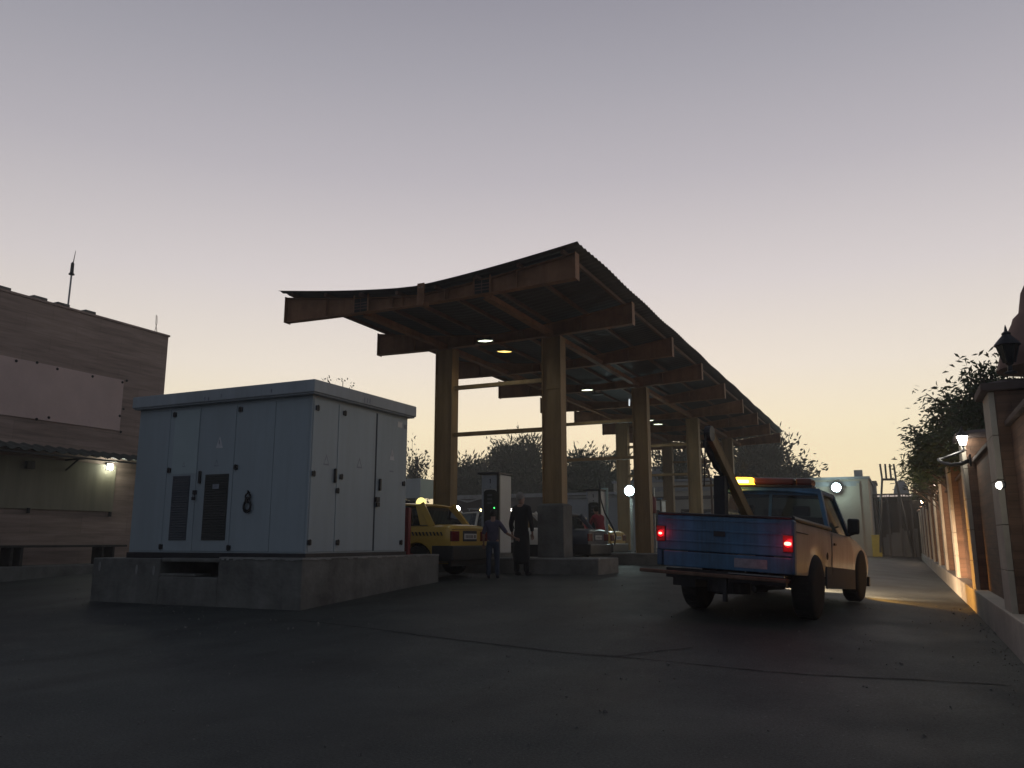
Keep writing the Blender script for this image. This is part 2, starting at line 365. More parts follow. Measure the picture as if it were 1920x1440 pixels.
def grit():
    rg = random.Random(11); m = MB()
    for i in range(1100):
        y = rg.uniform(2.5, 15); x = rg.uniform(-14, 1) if rg.random() < .6 else rg.choice([rg.gauss(.85, .12), rg.uniform(-12.4, -7.4)])
        if -12.1 < x < -7.6 and 9.3 < y < 13.4: continue
        x = min(x, .93); r_ = rg.uniform(.004, .014)*(1.7 if rg.random() < .06 else 1); z = G(x, y); a = rg.uniform(0, 6.28)
        q = [(x+r_*rg.uniform(.7, 1.2)*math.cos(a+k*1.57), y+r_*rg.uniform(.7, 1.2)*math.sin(a+k*1.57)) for k in range(4)]
        m.hexa([(u, v, z-.002) for u, v in q], [(x+(u-x)*.6, y+(v-y)*.6, z+r_*rg.uniform(.5, 1.1)) for u, v in q])
    tag(m.build('gravel', mat('grit_stone', (.17, .165, .15), .9, 30, .4)), kind='stuff')
grit()

# ------------------------------------------------------------------ transformer kiosk on its plinth
KX0, KX1, KY0, KY1 = -11.5, -7.87, 9.7, 12.36
def build_kiosk():
    e = empty('concrete_plinth', (-9.85, 9.45, 0), 0, 'rough grey concrete plinth with a dark opening, under the pale blue cabinet', 'plinth')
    ox, oy = 9.85, -9.45
    # plinth built round its opening
    a = PY(300, 1050, 9.45).x; b = PY(410, 1050, 9.45).x
    x0, x1, y0, y1, zt = -12.0, -7.72, 9.45, 13.3, .88
    zo0, zo1 = .55, .80
    m = MB(); z0 = -.3
    m.box(x0, a, y0, y1, z0, zt-.03); m.box(b, x1, y0+.0, y1, z0, zt)
    m.box(a, b, y0, y1, z0, zo0+.03); m.box(a, b, y0+.03, y1, zo1, zt-.02); m.box(a, b, y0+1.2, y1, zo0+.03, zo1)
    # steps in the broken sill
    m.box(a, a+(b-a)*.62, y0+.004, y0+.35, zo0+.03, zo0+.075)
    for v in range(len(m.v)): m.v[v] = (m.v[v][0]+ox, m.v[v][1]+oy, m.v[v][2])
    m.build('plinth_block', M['concrete'], e, bevel=.018)
    # lighter worn lip along the top edge
    l = MB()
    xs = frange(b+.02, x1-.02, 34)
    for p, q in zip(xs[:-1], xs[1:]):
        h = random.uniform(.015, .045); l.box(p, q, y0-.012, y0+.03, zt-h, zt+random.uniform(.001, .006))
    ys = frange(y0-.01, y1-.02, 30)
    for p, q in zip(ys[:-1], ys[1:]):
        h = random.uniform(.012, .035); l.box(x1-.03, x1+.012, p, q, zt-h, zt+random.uniform(.001, .006))
    for v in range(len(l.v)): l.v[v] = (l.v[v][0]+ox, l.v[v][1]+oy, l.v[v][2])
    l.build('plinth_lip', M['concrete_light'], e)
    # spalled pale scars on the left half
    for (px, py) in ((187, 1062), (256, 1068), (288, 1070)):
        p = PY(px, py, y0); s = MB(); s.lathe([(.001, -.012), (.03, -.008), (.036, 0)], (p.x+ox, y0+oy, p.z), 'y', 9, sc=(.7, 1, 2.2)); s.build('chipped_scar', M['concrete_light'], e)
    k = empty('transformer_cabinet', (-9.68, 11, .9), 0, 'large pale blue steel transformer cabinet with many locked doors, on a concrete plinth', 'cabinet')
    kx, ky, kz = 9.68, -11, -.9
    def B(mb, name, mt, bevel=0., sm=False):
        for i, v in enumerate(mb.v): mb.v[i] = (v[0]+kx, v[1]+ky, v[2]+kz)
        return mb.build(name, mt, k, bevel=bevel, smooth=sm)
    zb, zt = .91, 3.32
    B(MB().box(KX0, KX1, KY0, KY1, zb, zt), 'cabinet_body', M['kiosk'], .012)
    B(MB().box(KX0-.02, KX1+.02, KY0-.02, KY1+.02, zb-.06, zb+.03), 'base_frame', M['dark_metal'])
    # roof: shallow hipped lid with deep fascia
    r = MB(); x0, x1, y0, y1 = KX0-.07, KX1+.12, KY0-.12, KY1+.1
    r.box(x0, x1, y0, y1, 3.31, 3.50)
    r.hexa([(x0, y0, 3.50), (x1, y0, 3.50), (x1, y1, 3.50), (x0, y1, 3.50)], [(x0+1.2, y0+1.2, 3.60), (x1-1.2, y0+1.2, 3.60), (x1-1.2, y1-1.2, 3.60), (x0+1.2, y1-1.2, 3.60)])
    r.box(x0+.02, x1-.02, y0+.02, y1-.02, 3.285, 3.31)
    B(r, 'roof', M['kiosk_roof'], .014)
    F = KY0; E_ = KX1
    def fx(px, py): p = PY(px, py, F); return p.x, p.z
    def sy(px, py): p = PX(px, py, E_); return p.y, p.z
    # doors of the front as separate slightly proud sheets
    def door_f(pxa, pxb, name='door', mt='kiosk', zlo=.96, zhi=3.24, pr=.010, bodyv=1000):
        xa = fx(pxa, bodyv)[0]; xb = fx(pxb, bodyv)[0]
        return B(MB().box(xa, xb, F-pr, F-.0005, zlo, zhi), name, M[mt], .004)
    dA = door_f(305.5, 361, mt='kiosk'); dB = door_f(362.3, 430)
    xa = fx(322, 893)[0]; xb = fx(368, 893)[0]
    zlt = fx(330, 790)[1]; zlb = fx(322, 893)[1]
    B(MB().box(xa, xb, F-.014, F-.0105, zlb+.03, 3.22), 'door_panel', M['kiosk_new'])
    door_f(431.5, 505); door_f(506, 571, pr=.008)
    door_f(249, 304, pr=.007)
    # vents
    for (q, mt) in ((((327, 893), (360, 892), (347.5, 1013), (316, 1013)), 'vent'), (((388, 890), (432, 889), (421, 1013), (377, 1013)), 'vent2')):
        xs = sum((fx(*p)[0] for p in (q[0], q[3])))/2, sum((fx(*p)[0] for p in (q[1], q[2])))/2
        zt_ = fx(*q[0])[1]; zb_ = fx(*q[3])[1]
        v = MB(); v.box(xs[0], xs[1], F-.018, F-.011, zb_, zt_)
        B(v, 'vent_grille', M[mt])
        sl = MB(); n = 26
        for i in range(n):
            z = zb_+(zt_-zb_)*(i+.5)/n
            sl.hexa([(xs[0]+.01, F-.030, z-.008), (xs[1]-.01, F-.030, z-.008), (xs[1]-.01, F-.0185, z+.004), (xs[0]+.01, F-.0185, z+.004)],
                    [(xs[0]+.01, F-.030, z-.005), (xs[1]-.01, F-.030, z-.005), (xs[1]-.01, F-.0185, z+.009), (xs[0]+.01, F-.0185, z+.009)])
        B(sl, 'vent_louvre', M[mt])
    x, z = fx(408, 912); B(MB().box(x-.07, x+.06, F-.036, F-.031, z-.04, z+.035), 'stain_label', M['faded'])
    # hinges
    def hinge_f(px, py, s=.036):
        x, z = fx(px, py); m = MB(); m.box(x-s, x+s, F-.034, F-.0102, z-s, z+s); m.tube([(x, F-.034, z-s*1.25), (x, F-.034, z+s*1.25)], .011, 8); B(m, 'hinge', M['black_plastic'], .004)
    for q in ((330, 778), (319, 882), (303, 1025), (453, 768), (444, 876), (430, 1027)): hinge_f(*q)
    def hinge_s(px, py, s=.036):
        y, z = sy(px, py); m = MB(); m.box(E_+.0102, E_+.034, y-s, y+s, z-s, z+s); m.tube([(E_+.034, y, z-s*1.25), (E_+.034, y, z+s*1.25)], .011, 8); B(m, 'hinge', M['black_plastic'], .004)
    for q in ((594, 765), (645, 775), (586, 888), (638, 894), (755, 907), (631, 920), (578, 1017), (631, 1017), (750, 1017)): hinge_s(*q)
    # handles and locks
    x, z = fx(377, 895); B(MB().box(x-.022, x+.022, F-.05, F-.0102, z-.10, z+.10), 'handle', M['black_plastic'], .012)
    x, z = fx(367, 926); m = MB(); m.box(x-.03, x+.035, F-.045, F-.0102, z-.01, z+.055); m.tube([(x-.012, F-.04, z-.01), (x-.012, F-.05, z-.07), (x+.02, F-.05, z-.07), (x+.02, F-.04, z-.01)], .006, 6); m.box(x-.028, x+.034, F-.058, F-.035, z-.10, z-.05); B(m, 'padlock', M['dark_metal'], .004)
    for q, h in (((626, 892), .11), ((710, 909), .10)):
        y, z = sy(*q); B(MB().box(E_+.0102, E_+.05, y-.024, y+.024, z-h, z+h), 'handle', M['black_plastic'], .012)
    y, z = sy(705, 940); m = MB(); m.box(E_+.0102, E_+.05, y-.05, y+.045, z-.01, z+.07); m.box(E_+.02, E_+.055, y-.04, y+.04, z-.09, z-.02); m.tube([(E_+.04, y-.02, z-.02), (E_+.05, y-.02, z+.02), (E_+.05, y+.02, z+.02), (E_+.04, y+.02, z-.02)], .007, 6); B(m, 'padlock', M['dark_metal'], .005)
    # side doors
    def door_s(pxa, pxb, pr=.010):
        ya = sy(pxa, 1000)[0]; yb = sy(pxb, 1000)[0]; B(MB().box(E_+.0005, E_+pr, ya, yb, .96, 3.24), 'door', M['kiosk'], .004)
    door_s(577, 625); door_s(626.2, 698); door_s(701, 755)
    ya = sy(698, 1000)[0]; yb = sy(701, 1000)[0]; B(MB().box(E_+.0006, E_+.004, ya, yb, .96, 3.24), 'door_gap', M['seam'])
    # warning triangles: light sticker with a bolt, and faded outlines
    def tri(cx, cz, w_, h_, axis, light_, off=.0105):
        def P(u, v, d): return (cx+u, F-d, cz+v) if axis == 'f' else (E_+d, cx+u, cz+v)
        o = MB(); a = [(-w_, -h_), (w_, -h_), (0, h_)]
        if light_:
            o.add([P(*q, off) for q in a]+[P(*q, off+.003) for q in a], [(0, 1, 2), (3, 5, 4), (0, 3, 4, 1), (1, 4, 5, 2), (2, 5, 3, 0)])
            B(o, 'warning_sticker', M['sticker'])
            bo = MB(); q = [(-.012, .35*h_), (.006, .35*h_), (-.002, -.05*h_), (.014, -.05*h_), (-.006, -.75*h_), (.0, -.28*h_), (-.018, -.28*h_)]
            bo.add([P(*t, off+.0035) for t in q], [tuple(range(len(q)))]); B(bo, 'bolt_symbol', M['faded'])
        else:
            b_ = [(-w_*.66, -h_*.72), (w_*.66, -h_*.72), (0, h_*.55)]
            o.add([P(*q, off) for q in a]+[P(*q, off) for q in b_], [(0, 1, 4, 3), (1, 2, 5, 4), (2, 0, 3, 5)]); B(o, 'faded_sticker', M['faded'])
    x, z = fx(413, 829); tri(x, z, .075, .095, 'f', True)
    x, z = fx(407, 868); tri(x, z, .05, .055, 'f', False)
    x, z = fx(346, 871); tri(x, z, .035, .04, 'f', False, .0145)
    y, z = sy(734, 852); tri(y, z, .075, .10, 's', True)
    y, z = sy(611, 862); tri(y, z, .075, .085, 's', False)
    y, z = sy(673, 868); tri(y, z, .075, .085, 's', False)
    y, z = sy(749, 797); B(MB().box(E_+.0102, E_+.014, y-.075, y+.075, z-.045, z+.05), 'paper_label', M['paper'], .003)
    y, z = sy(759, 800); B(MB().box(E_+.0102, E_+.013, y-.04, y+.05, z-.04, z+.03), 'faded_label', M['faded'])
    y, z = sy(733, 884)[0], sy(733, 884)[1]; B(MB().box(E_+.0102, E_+.0125, y-.06, y+.06, z-.008, z+.010), 'faded_label', M['faded'])
    # scratches on the roof fascia
    for (px, py) in ((684, 750), (689, 751), (694, 752)):
        p = PX(px, py, x1); B(MB().box(x1+.0005, x1+.003, p.y-.012, p.y+.012, p.z-.045, p.z+.04), 'scratch_mark', M['faded'])
    for (px, py) in ((384, 748), (391, 748), (415, 742), (509, 733)):
        p = PY(px, py, y0); B(MB().box(p.x-.012, p.x+.014, y0-.003, y0-.0005, p.z-.03, p.z+.03), 'scratch_mark', M['faded'])
    # black coiled cable hanging on the front: its own thing
    c = empty('cable_coil', (fx(468, 940)[0], F-.05, fx(468, 940)[1]), 0, 'small black coil of cable hung on the cabinet front', 'cable coil')
    def ring(cx, cz, r_, tw, n=22):
        return [(cx+r_*math.cos(2*math.pi*i/n), random.uniform(-.006, .006), cz+r_*tw*math.sin(2*math.pi*i/n)) for i in range(n+1)]
    m = MB()
    m.tube(ring(0.0, -.08, .068, 1.25), .017, 7); m.tube(ring(.008, -.07, .060, 1.2), .014, 7); m.tube(ring(.005, .075, .045, 1.0), .014, 7); m.tube(ring(.0, .02, .04, 1.), .012, 7)
    m.tube([(0, .0, .16), (.005, -.005, .12)], .012, 6)
    m.build('coil', M['hose'], c, smooth=True)
    m = MB().tube([(0, .045, .13), (0, 0, .16), (0, -.012, .12)], .008, 6); m.build('hook', M['dark_metal'], c)
build_kiosk()
p = PY(763, 1035, 12.75)
post = empty('red_post', (p.x, 12.75, .88), 0, 'dark red steel post standing on the plinth behind the pale blue cabinet', 'post')
m = MB().box(-.045, .045, -.045, .045, 0, PY(763, 952, 12.75).z-.88); m.build('post_shaft', M['red_paint'], post, bevel=.005)
m = MB().box(-.08, .08, -.08, .08, 0, .012); m.build('foot_plate', M['red_paint'], post)

# ------------------------------------------------------------------ left building
def build_left():
    X = -18.0; y0, y1, zt = 1.0, 15.9, 6.68
    b = empty('stone_building', (X-4, 8, .45), 0, 'brown stone clad building with a blank pale panel above a corrugated awning', 'building')
    ox, oy, oz = -(X-4), -8, -.45
    def B(mb, name, mt, bevel=0., par=b):
        for i, v in enumerate(mb.v): mb.v[i] = (v[0]+ox, v[1]+oy, v[2]+oz)
        return mb.build(name, mt, par, bevel=bevel)
    B(MB().box(X-9, X, y0, y1, -.2, zt), 'wall', M['wall_stone'], .02)
    cp = MB(); cp.box(X-.35, X+.025, y0, y1+.025, zt-.001, zt+.05); B(cp, 'parapet_coping', M['wall_stone'])
    for (pa, pb) in (((-6, 540), (20, 548)), ((62, 560), (88, 568)), ((107, 574), (130, 580)), ((159, 587), (179, 593))):
        ya = PX(*pa, X).y; yb = PX(*pb, X).y
        B(MB().box(X-.3, X+.02, ya, yb, zt+.051, zt+.115), 'coping_block', M['concrete'], .015)
    # pale blank panel
    P = [PX(-60, 660, X), PX(232, 712, X), PX(222, 808, X)]
    yb = (P[1].y+P[2].y)/2
    B(MB().box(X+.002, X+.03, y0, yb, P[2].z, P[1].z-.02), 'blank_panel', M['panel_pale'], .006)
    for (px, py) in ((29, 677), (68, 680), (106, 692), (172, 706), (228, 717), (236, 714), (67, 786), (90, 783), (225, 810), (223, 780), (230, 767)):
        q = PX(px, py, X); B(MB().lathe([(.035, 0), (.03, .012), (.0, .014)], (X+.031, q.y, q.z), 'x', 8), 'drill_hole', M['hole'])
    # corrugated awning
    aw = MB(); n = 150; ys = frange(y0, y1-.1, n*2)
    za, zb = 3.30, 3.10; xo = .75
    pts = []
    for i, y in enumerate(ys):
        dz = .03*math.sin(2*math.pi*y/.30)
        pts += [(X, y, za+dz), (X+xo, y, zb+dz)]
    aw.add(pts, [(2*i, 2*i+1, 2*i+3, 2*i+2) for i in range(len(ys)-1)])
    a = B(aw, 'awning', M['sheet_awning'])
    a.modifiers.new('t', 'SOLIDIFY').thickness = .006
    fr = MB()
    for y in frange(y0+.5, y1-.4, 7):
        fr.bar((X, y, 3.02), (X+xo-.03, y, 3.03), .04, .04); fr.bar((X, y, 2.75), (X+xo*.6, y, 3.02), .03, .03)
    fr.bar((X+xo-.04, y0, 3.03), (X+xo-.04, y1-.1, 3.03), .04, .04)
    B(fr, 'awning_frame', M['dark_metal'], par=a if False else b)
    # lower pale sheet wall
    q = PX(213, 960, X); q2 = PX(213, 870, X)
    B(MB().box(X+.002, X+.04, y0, (q.y+q2.y)/2, q.z, 3.0), 'sheet_panel', M['panel_green'], .006)
    for (px, py) in ((52, 958), (205, 965)):
        t_ = PX(px, py, X+.05); B(MB().box(X+.041, X+.09, t_.y-.03, t_.y+.03, t_.z-.05, t_.z+.07), 'bracket', M['dark_metal'])
    t_ = PX(54, 872, X+.05); B(MB().box(X+.041, X+.14, t_.y-.10, t_.y+.10, t_.z-.09, t_.z+.09), 'junction_box', M['black_plastic'], .01)
    # step along the wall
    s = MB().box(X+.001, X+1.0, y0, 16.5, .2, .58)
    o = s.build('building_step', M['concrete'], None, bevel=.02); tag(o, 'low concrete step along the foot of the brown stone building', 'step')
    # lamp
    q = PX(208, 875, X+.12); l = empty('wall_lamp', (X, q.y, q.z), 0, 'small bright square lamp on the stone building under its awning', 'wall lamp')
    m = MB().box(.0, .05, -.08, .08, -.09, .09); m.build('lamp_housing', M['dark_metal'], l, bevel=.01)
    m = MB().box(.051, .13, -.06, .06, -.075, .075); m.build('lamp_bulb', M['e_white'], l, bevel=.02)
    light('POINT', (X+.22, q.y, q.z-.02), 9, (.95, 1, .78), .06).parent = None
    # bench
    z = PX(100, 1022, -17.35).z; ya = 5.0; yb = PX(228, 1022, -17.35).y
    be = empty('wooden_bench', (-17.35, yb-1, .58), 0, 'long dark wooden bench against the foot of the stone building', 'bench')
    m = MB().box(-.2, .2, ya-yb+1, 1, z-.58-.05, z-.58); m.build('seat', M['plank'], be, bevel=.008)
    for px in (12, 31, 183, 203):
        y = PX(px, 1040, -17.35).y-yb+1
        MB().box(-.17, .17, y-.03, y+.03, 0, z-.58-.051).build('leg', M['plank'], be)
    # lightning rod
    q0 = PX(127, 578, X-.15); q1 = PX(134, 516, X-.15); q2 = PX(137, 500, X-.15); q3 = PX(142, 470, X-.15)
    an = empty('roof_antenna', (X-.15, q0.y, zt+.05), 0, 'thin whip antenna rising from the parapet of the stone building', 'antenna')
    def T(q): return (0, q.y-q0.y, q.z-zt-.05)
    MB().tube([(0, 0, 0), T(q1)], .022, 8).build('mast', M['galv'], an)
    MB().lathe([(.02, 0), (.07, .01), (.07, .03), (.045, .06), (.04, .3), (.015, .34)], T(q1), 'z', 10).build('insulator', M['dark_metal'], an)
    MB().tube([(T(q1)[0], T(q1)[1]+.01, T(q1)[2]+.3), T(q3)], [.014, .006], 6).build('whip', M['dark_metal'], an)
    q0 = PX(291, 627, X-.1); wv = empty('rebar_stub', (X-.1, q0.y, zt+.05), 0, 'two crossed wires sticking up near the corner of the parapet', 'rebar')
    MB().tube([(0, -.03, 0), (0, .03, .28), (0, .01, .48)], .008, 5).build('wire', M['rust'], wv)
    MB().tube([(0, .06, 0), (0, -.01, .25), (0, -.02, .50)], .008, 5).build('wire', M['rust'], wv)
build_left()

# ------------------------------------------------------------------ canopy
YB = [13.05+3.41*k for k in range(9)]
XL, XR, XCL, XCR, XM = -11.35, -4.85, -9.42, -6.70, -8.1
def ztop(x): return 5.80+.36*(abs(x-XM)/3.25)**1.35
def zbot(x): return 5.62+.05*(abs(x-XM)/3.25)**2+.03*(x-XM)/3.25
def build_canopy():
    c = empty('station_canopy', (XM, 28, .77), 0, 'long rust orange steel canopy with an upswept corrugated roof on paired columns', 'canopy')
    ox, oy, oz = -XM, -28, -.77
    def B(mb, name, mt, bevel=0., sm=False, par=c):
        for i, v in enumerate(mb.v): mb.v[i] = (v[0]+ox, v[1]+oy, v[2]+oz)
        return mb.build(name, mt, par, bevel=bevel, smooth=sm)
    # roof sheet
    xs = frange(XL-.02, XR+.12, 19); per = .2; y0, y1 = 12.75, 40.75
    n = int((y1-y0)/per*4); m = MB(); vs = []
    for j in range(n+1):
        y = y0+(y1-y0)*j/n; dz = .014*math.sin(2*math.pi*(y-y0)/per)
        sag = .012*math.sin(y*2.3)+.01*math.sin(y*.9+1)
        for x in xs: vs.append((x, y, ztop(x)+.10+dz+sag*abs(x-XM)/3.3))
    k = len(xs); fs = [(j*k+i, j*k+i+1, (j+1)*k+i+1, (j+1)*k+i) for j in range(n) for i in range(k-1)]
    m.add(vs, fs); o = B(m, 'roof_sheet', M['roof_sheet'], sm=True); o.modifiers.new('t', 'SOLIDIFY').thickness = .01
    # purlins along the roof
    for i, x in enumerate(frange(XL+.25, XR-.2, 8)):
        p = MB()
        for a, b_ in zip(YB[:-1], YB[1:]): p.box(x-.03, x+.03, a-(.2 if a == YB[0] else 0), b_+(.4 if b_ == YB[-1] else 0), ztop(x)+.0, ztop(x)+.072)
        B(p, 'purlin', M['steel_red'])
    # transverse tapered I beams
    for k_, y in enumerate(YB):
        b_ = MB(); xs = frange(XL, XR, 15)
        dep = .16
        for a, d in zip(xs[:-1], xs[1:]):
            b_.hexa([(a, y-.008, zbot(a)), (d, y-.008, zbot(d)), (d, y+.008, zbot(d)), (a, y+.008, zbot(a))], [(a, y-.008, ztop(a)-.014), (d, y-.008, ztop(d)-.014), (d, y+.008, ztop(d)-.014), (a, y+.008, ztop(a)-.014)])
            b_.hexa([(a, y-dep/2, zbot(a)-.014), (d, y-dep/2, zbot(d)-.014), (d, y+dep/2, zbot(d)-.014), (a, y+dep/2, zbot(a)-.014)], [(a, y-dep/2, zbot(a)), (d, y-dep/2, zbot(d)), (d, y+dep/2, zbot(d)), (a, y+dep/2, zbot(a))])
            b_.hexa([(a, y-dep/2, ztop(a)-.014), (d, y-dep/2, ztop(d)-.014), (d, y+dep/2, ztop(d)-.014), (a, y+dep/2, ztop(a)-.014)], [(a, y-dep/2, ztop(a)), (d, y-dep/2, ztop(d)), (d, y+dep/2, ztop(d)), (a, y+dep/2, ztop(a))])
        for x in (XL+1.05, XL+2.9, XM-.6, XM+.6, XR-2.6, XR-1.15):   # stiffeners
            b_.box(x-.006, x+.006, y-dep/2, y+dep/2, zbot(x), ztop(x)-.015)
        for x in (XL, XR):                                        # end plates
            s = -.012 if x == XL else 0
            b_.box(x+s, x+s+.012, y-dep/2-.02, y+dep/2+.02, zbot(x)-.03, ztop(x)+.01)
        bo = B(b_, 'beam', M['steel'])
        # opening frames where the longitudinal girders meet
        if k_ == 0:
            for x in (XCL, XCR):
                g = MB()
                for dx in (-.17, .17): g.box(x+dx-.016, x+dx+.016, y-.10, y-.083, zbot(x)-.01, ztop(x)+.06)
                B(g, 'splice_plate', M['steel'])
                g = MB(); g.box(x-.15, x+.15, y-.0985, y-.0825, zbot(x)+.0, ztop(x)-.02)
                B(g, 'splice_recess', M['hole'])
                g = MB()
                for i in range(3): g.box(x-.153, x+.153, y-.106, y-.099, zbot(x)+.05+.06*i, zbot(x)+.064+.06*i)
                g.box(x-.007, x+.007, y-.106, y-.0995, zbot(x), ztop(x)-.02)
                B(g, 'splice_bars', M['steel_red'])
    # the bracket plate standing up in the middle of the front beam
    p0 = PY(788, 572, 12.71); p1 = PY(788, 531, 12.71); wd = .075
    g = MB().box(p0.x-wd, p0.x+wd, 12.71, 12.73, p0.z, p1.z).box(p0.x-.03, p0.x+.03, 12.731, YB[0]-.08, p0.z+.02, p0.z+.10); B(g, 'bracket_plate', M['steel'])
    g = MB()
    for dx in (-.03, .03): g.lathe([(.012, 0), (.012, .004)], (p0.x+dx, 12.705, p1.z-.08), 'y', 8)
    B(g, 'bracket_bolt', M['concrete_light'])
    # longitudinal girders along both column rows
    for x in (XCL, XCR):
        g = MB(); zc = zbot(x)
        g.box(x-.007, x+.007, YB[0], YB[-1], zc-.05, zc+.09); g.box(x-.07, x+.07, YB[0]+.085, YB[-1], zc-.062, zc-.05); 
        B(g, 'girder', M['steel'])
    # columns (boxed I sections) and their concrete jackets
    for i, k_ in enumerate((1, 3, 5, 7)):
        y = YB[k_]
        for x in (XCL, XCR):
            m = MB(); hw, hd = .225, .16; jk = (k_ == 1 and x == XCR); zb, zt = (1.80 if jk else .765), zbot(x)-.065
            m.box(x-hw, x-hw+.014, y-hd, y+hd, zb, zt); m.box(x+hw-.014, x+hw, y-hd, y+hd, zb, zt)
            m.box(x-hw+.0141, x+hw-.0141, y-.10, y-.088, zb, zt); m.box(x-hw+.0141, x+hw-.0141, y+.088, y+.10, zb, zt)
            for z in (2.2, 3.3, 4.4, 5.1):
                m.box(x-hw+.015, x+hw-.015, y-.112, y-.1005, z, z+.12)
            m.box(x-hw-.04, x+hw+.04, y-hd-.03, y+hd+.03, zt, zt+.0)if False else None
            col = B(m, 'column', M['steel_col'])
            if not jk: continue
            m = MB(); m.box(x-.30, x+.30, y-.27, y+.25, .77, 1.86)
            m.hexa([(x-.30, y-.27, 1.86), (x+.30, y-.27, 1.86), (x+.30, y+.25, 1.86), (x-.30, y+.25, 1.86)], [(x-.24, y-.2, 1.90), (x+.24, y-.2, 1.90), (x+.24, y+.2, 1.90), (x-.24, y+.2, 1.90)])
            B(m, 'concrete_jacket', M['concrete_jacket'], .015)
        for z in (3.53, 4.63):
            B(MB().box(XCL+.226, XCR-.226, y-.05, y+.05, z-.045, z+.045), 'tie_rail', M['steel_col'], .004)
    # deep tie channel of the second bay row (lit yellow in the photo)
build_canopy()

# canopy floodlights
def canopy_light(px, py, z, warm=False, lit=True, label='', rz=0, e=60):
    e = e*.33; p = PZ(px, py, z)
    o = empty('canopy_light', p, rz, label, 'flood light', 'flood lights under the canopy')
    m = MB(); m.box(-.17, .17, -.12, .12, .012, .05); m.bar((-.1, 0, .05), (-.1, 0, 5.9-p.z-.35), .02); m.bar((.1, 0, .05), (.1, 0, 5.9-p.z-.35), .02)
    m.build('lamp_housing', M['dark_metal'], o, bevel=.004)
    MB().lathe([(0, 0), (.075, .0), (.09, .0115)], (0, 0, 0), 'z', 4, sc=(1.9, .8, 1)).build('lamp_lens', M['e_canopy_warm'] if warm else (M['e_canopy'] if lit else M['galv']), o)
    if lit: light('SPOT', (p.x, p.y, p.z-.03), e, (1, .7, .35) if warm else (.93, 1, .85), .12, (0, 0, -1), 165, .6)
canopy_light(910, 640, 5.45, label='white lit flood light nearest the canopy front, left of the warm one', rz=.3, e=55)
canopy_light(946, 660, 5.45, True, label='warm amber lit flood light near the canopy front', rz=.5, e=30)
canopy_light(1101, 732, 5.45, label='white lit flood light under the middle of the canopy, right of the near right column', rz=.2, e=55)
canopy_light(1121, 741, 5.4, lit=False, label='unlit flood light beside the white one under the middle of the canopy', rz=.2)
canopy_light(1217, 789, 5.45, label='farther small lit flood light, just right of the second right-hand column', e=45)
canopy_light(1234, 796, 5.45, label='brightest small lit flood light deep under the canopy', rz=.3, e=60)
p = PZ(1180, 755, 5.55); tb = empty('canopy_tube_light', p, .3, 'short thin fluorescent tube slung under the canopy, left of the second right-hand column', 'tube light')
MB().tube([(0, -.55, 0), (0, .55, 0)], .022, 8).build('tube', emis('tube_glow', (.9, .95, 1), .8), tb)
MB().box(-.03, .03, -.6, .6, .03, .07).build('fitting', M['galv'], tb)

# ------------------------------------------------------------------ pump islands
disp0 = None
def build_islands():
    names = ['nearest', 'second', 'third', 'farthest']
    for i, k in enumerate((1, 3, 5, 7)):
        y = YB[k]; e = MB().box(-10.7, -5.5, y-.70, y+.62, -.1, .77).build('pump_island', M['concrete'], None, bevel=.025)
        tag(e, 'raised concrete pump island with a worn kerb, the %s one under the canopy' % names[i], 'pump island', 'pump islands')
        MB().box(-10.68, -5.49, y-.715, y-.60, .735, .778).build('kerb_edge', M['concrete_light'], e, bevel=.01)
build_islands()
def build_dispenser(x, y, num, label):
    e = empty('fuel_dispenser', (x, y, .77), 0, label, 'fuel dispenser', 'fuel dispensers')
    W_, D_, H_ = .205, .64, 1.80
    MB().box(-W_, W_, .001, D_, .08, H_).build('cabinet', M['disp_white'], e, bevel=.02)
    MB().box(-W_-.02, W_+.02, -.02, D_+.02, 0, .079).build('base', M['concrete'], e)
    MB().box(-W_-.10, W_+.02, -.06, D_+.02, H_+.001, H_+.05).build('top_cap', M['dark_metal'], e, bevel=.01)
    MB().box(W_-.05, W_+.012, -.02, .05, .08, H_).build('corner_trim', M['black_plastic'], e, bevel=.008)
    MB().box(-W_-.012, -W_+.04, -.02, .05, .08, H_).build('corner_trim', M['disp_grey'], e, bevel=.008)
    d = MB(); d.box(-W_+.045, W_-.055, -.016, .0, .55, 1.42)
    pts = [(-W_+.045, 1.42), (W_-.055, 1.42), (W_-.10, 1.455), (0, 1.465), (-W_+.09, 1.455)]
    d.prism(pts, -.016, 0, 'y'); scr = d.build('display_panel', M['black_plastic'], e)
    MB().box(-W_+.045, W_-.055, -.012, .0, 1.48, H_-.02).build('number_panel', M['disp_grey'] if num == 1 else M['disp_white'], e)
    t = MB()
    t.box(-.012, .006, -.018, -.0125, 1.60, 1.70); t.box(-.022, -.012, -.018, -.0125, 1.675, 1.688)
    if num == 2: t.box(-.02, .02, -.018, -.0125, 1.50, 1.52)
    else: t.box(-.010, .006, -.018, -.0125, 1.51, 1.53)
    t.build('number_mark', M['ink'], e)
    for j in range(3):
        MB().box(-.075, .045, -.020, -.0165, 1.32-.085*j, 1.365-.085*j).build('readout', M['vent'], scr)
    if num == 1: MB().lathe([(.013, 0), (.013, -.006), (0, -.009)], (.10, -.017, 1.06), 'y', 10).build('led', M['e_green'], e)
    MB().box(-.07, .06, -.05, -.017, .62, .80).build('nozzle_holster', M['dark_metal'], e, bevel=.01)
    return e
build_dispenser(-8.17, 16.3, 1, 'grey and white fuel dispenser with a green light, on the nearest island')
d2 = build_dispenser(-8.17, 23.1, 2, 'white fuel dispenser with its hose pulled out, on the second island')
build_dispenser(-8.17, 30.0, 2, 'white fuel dispenser on the third island, mostly hidden by a canopy column')
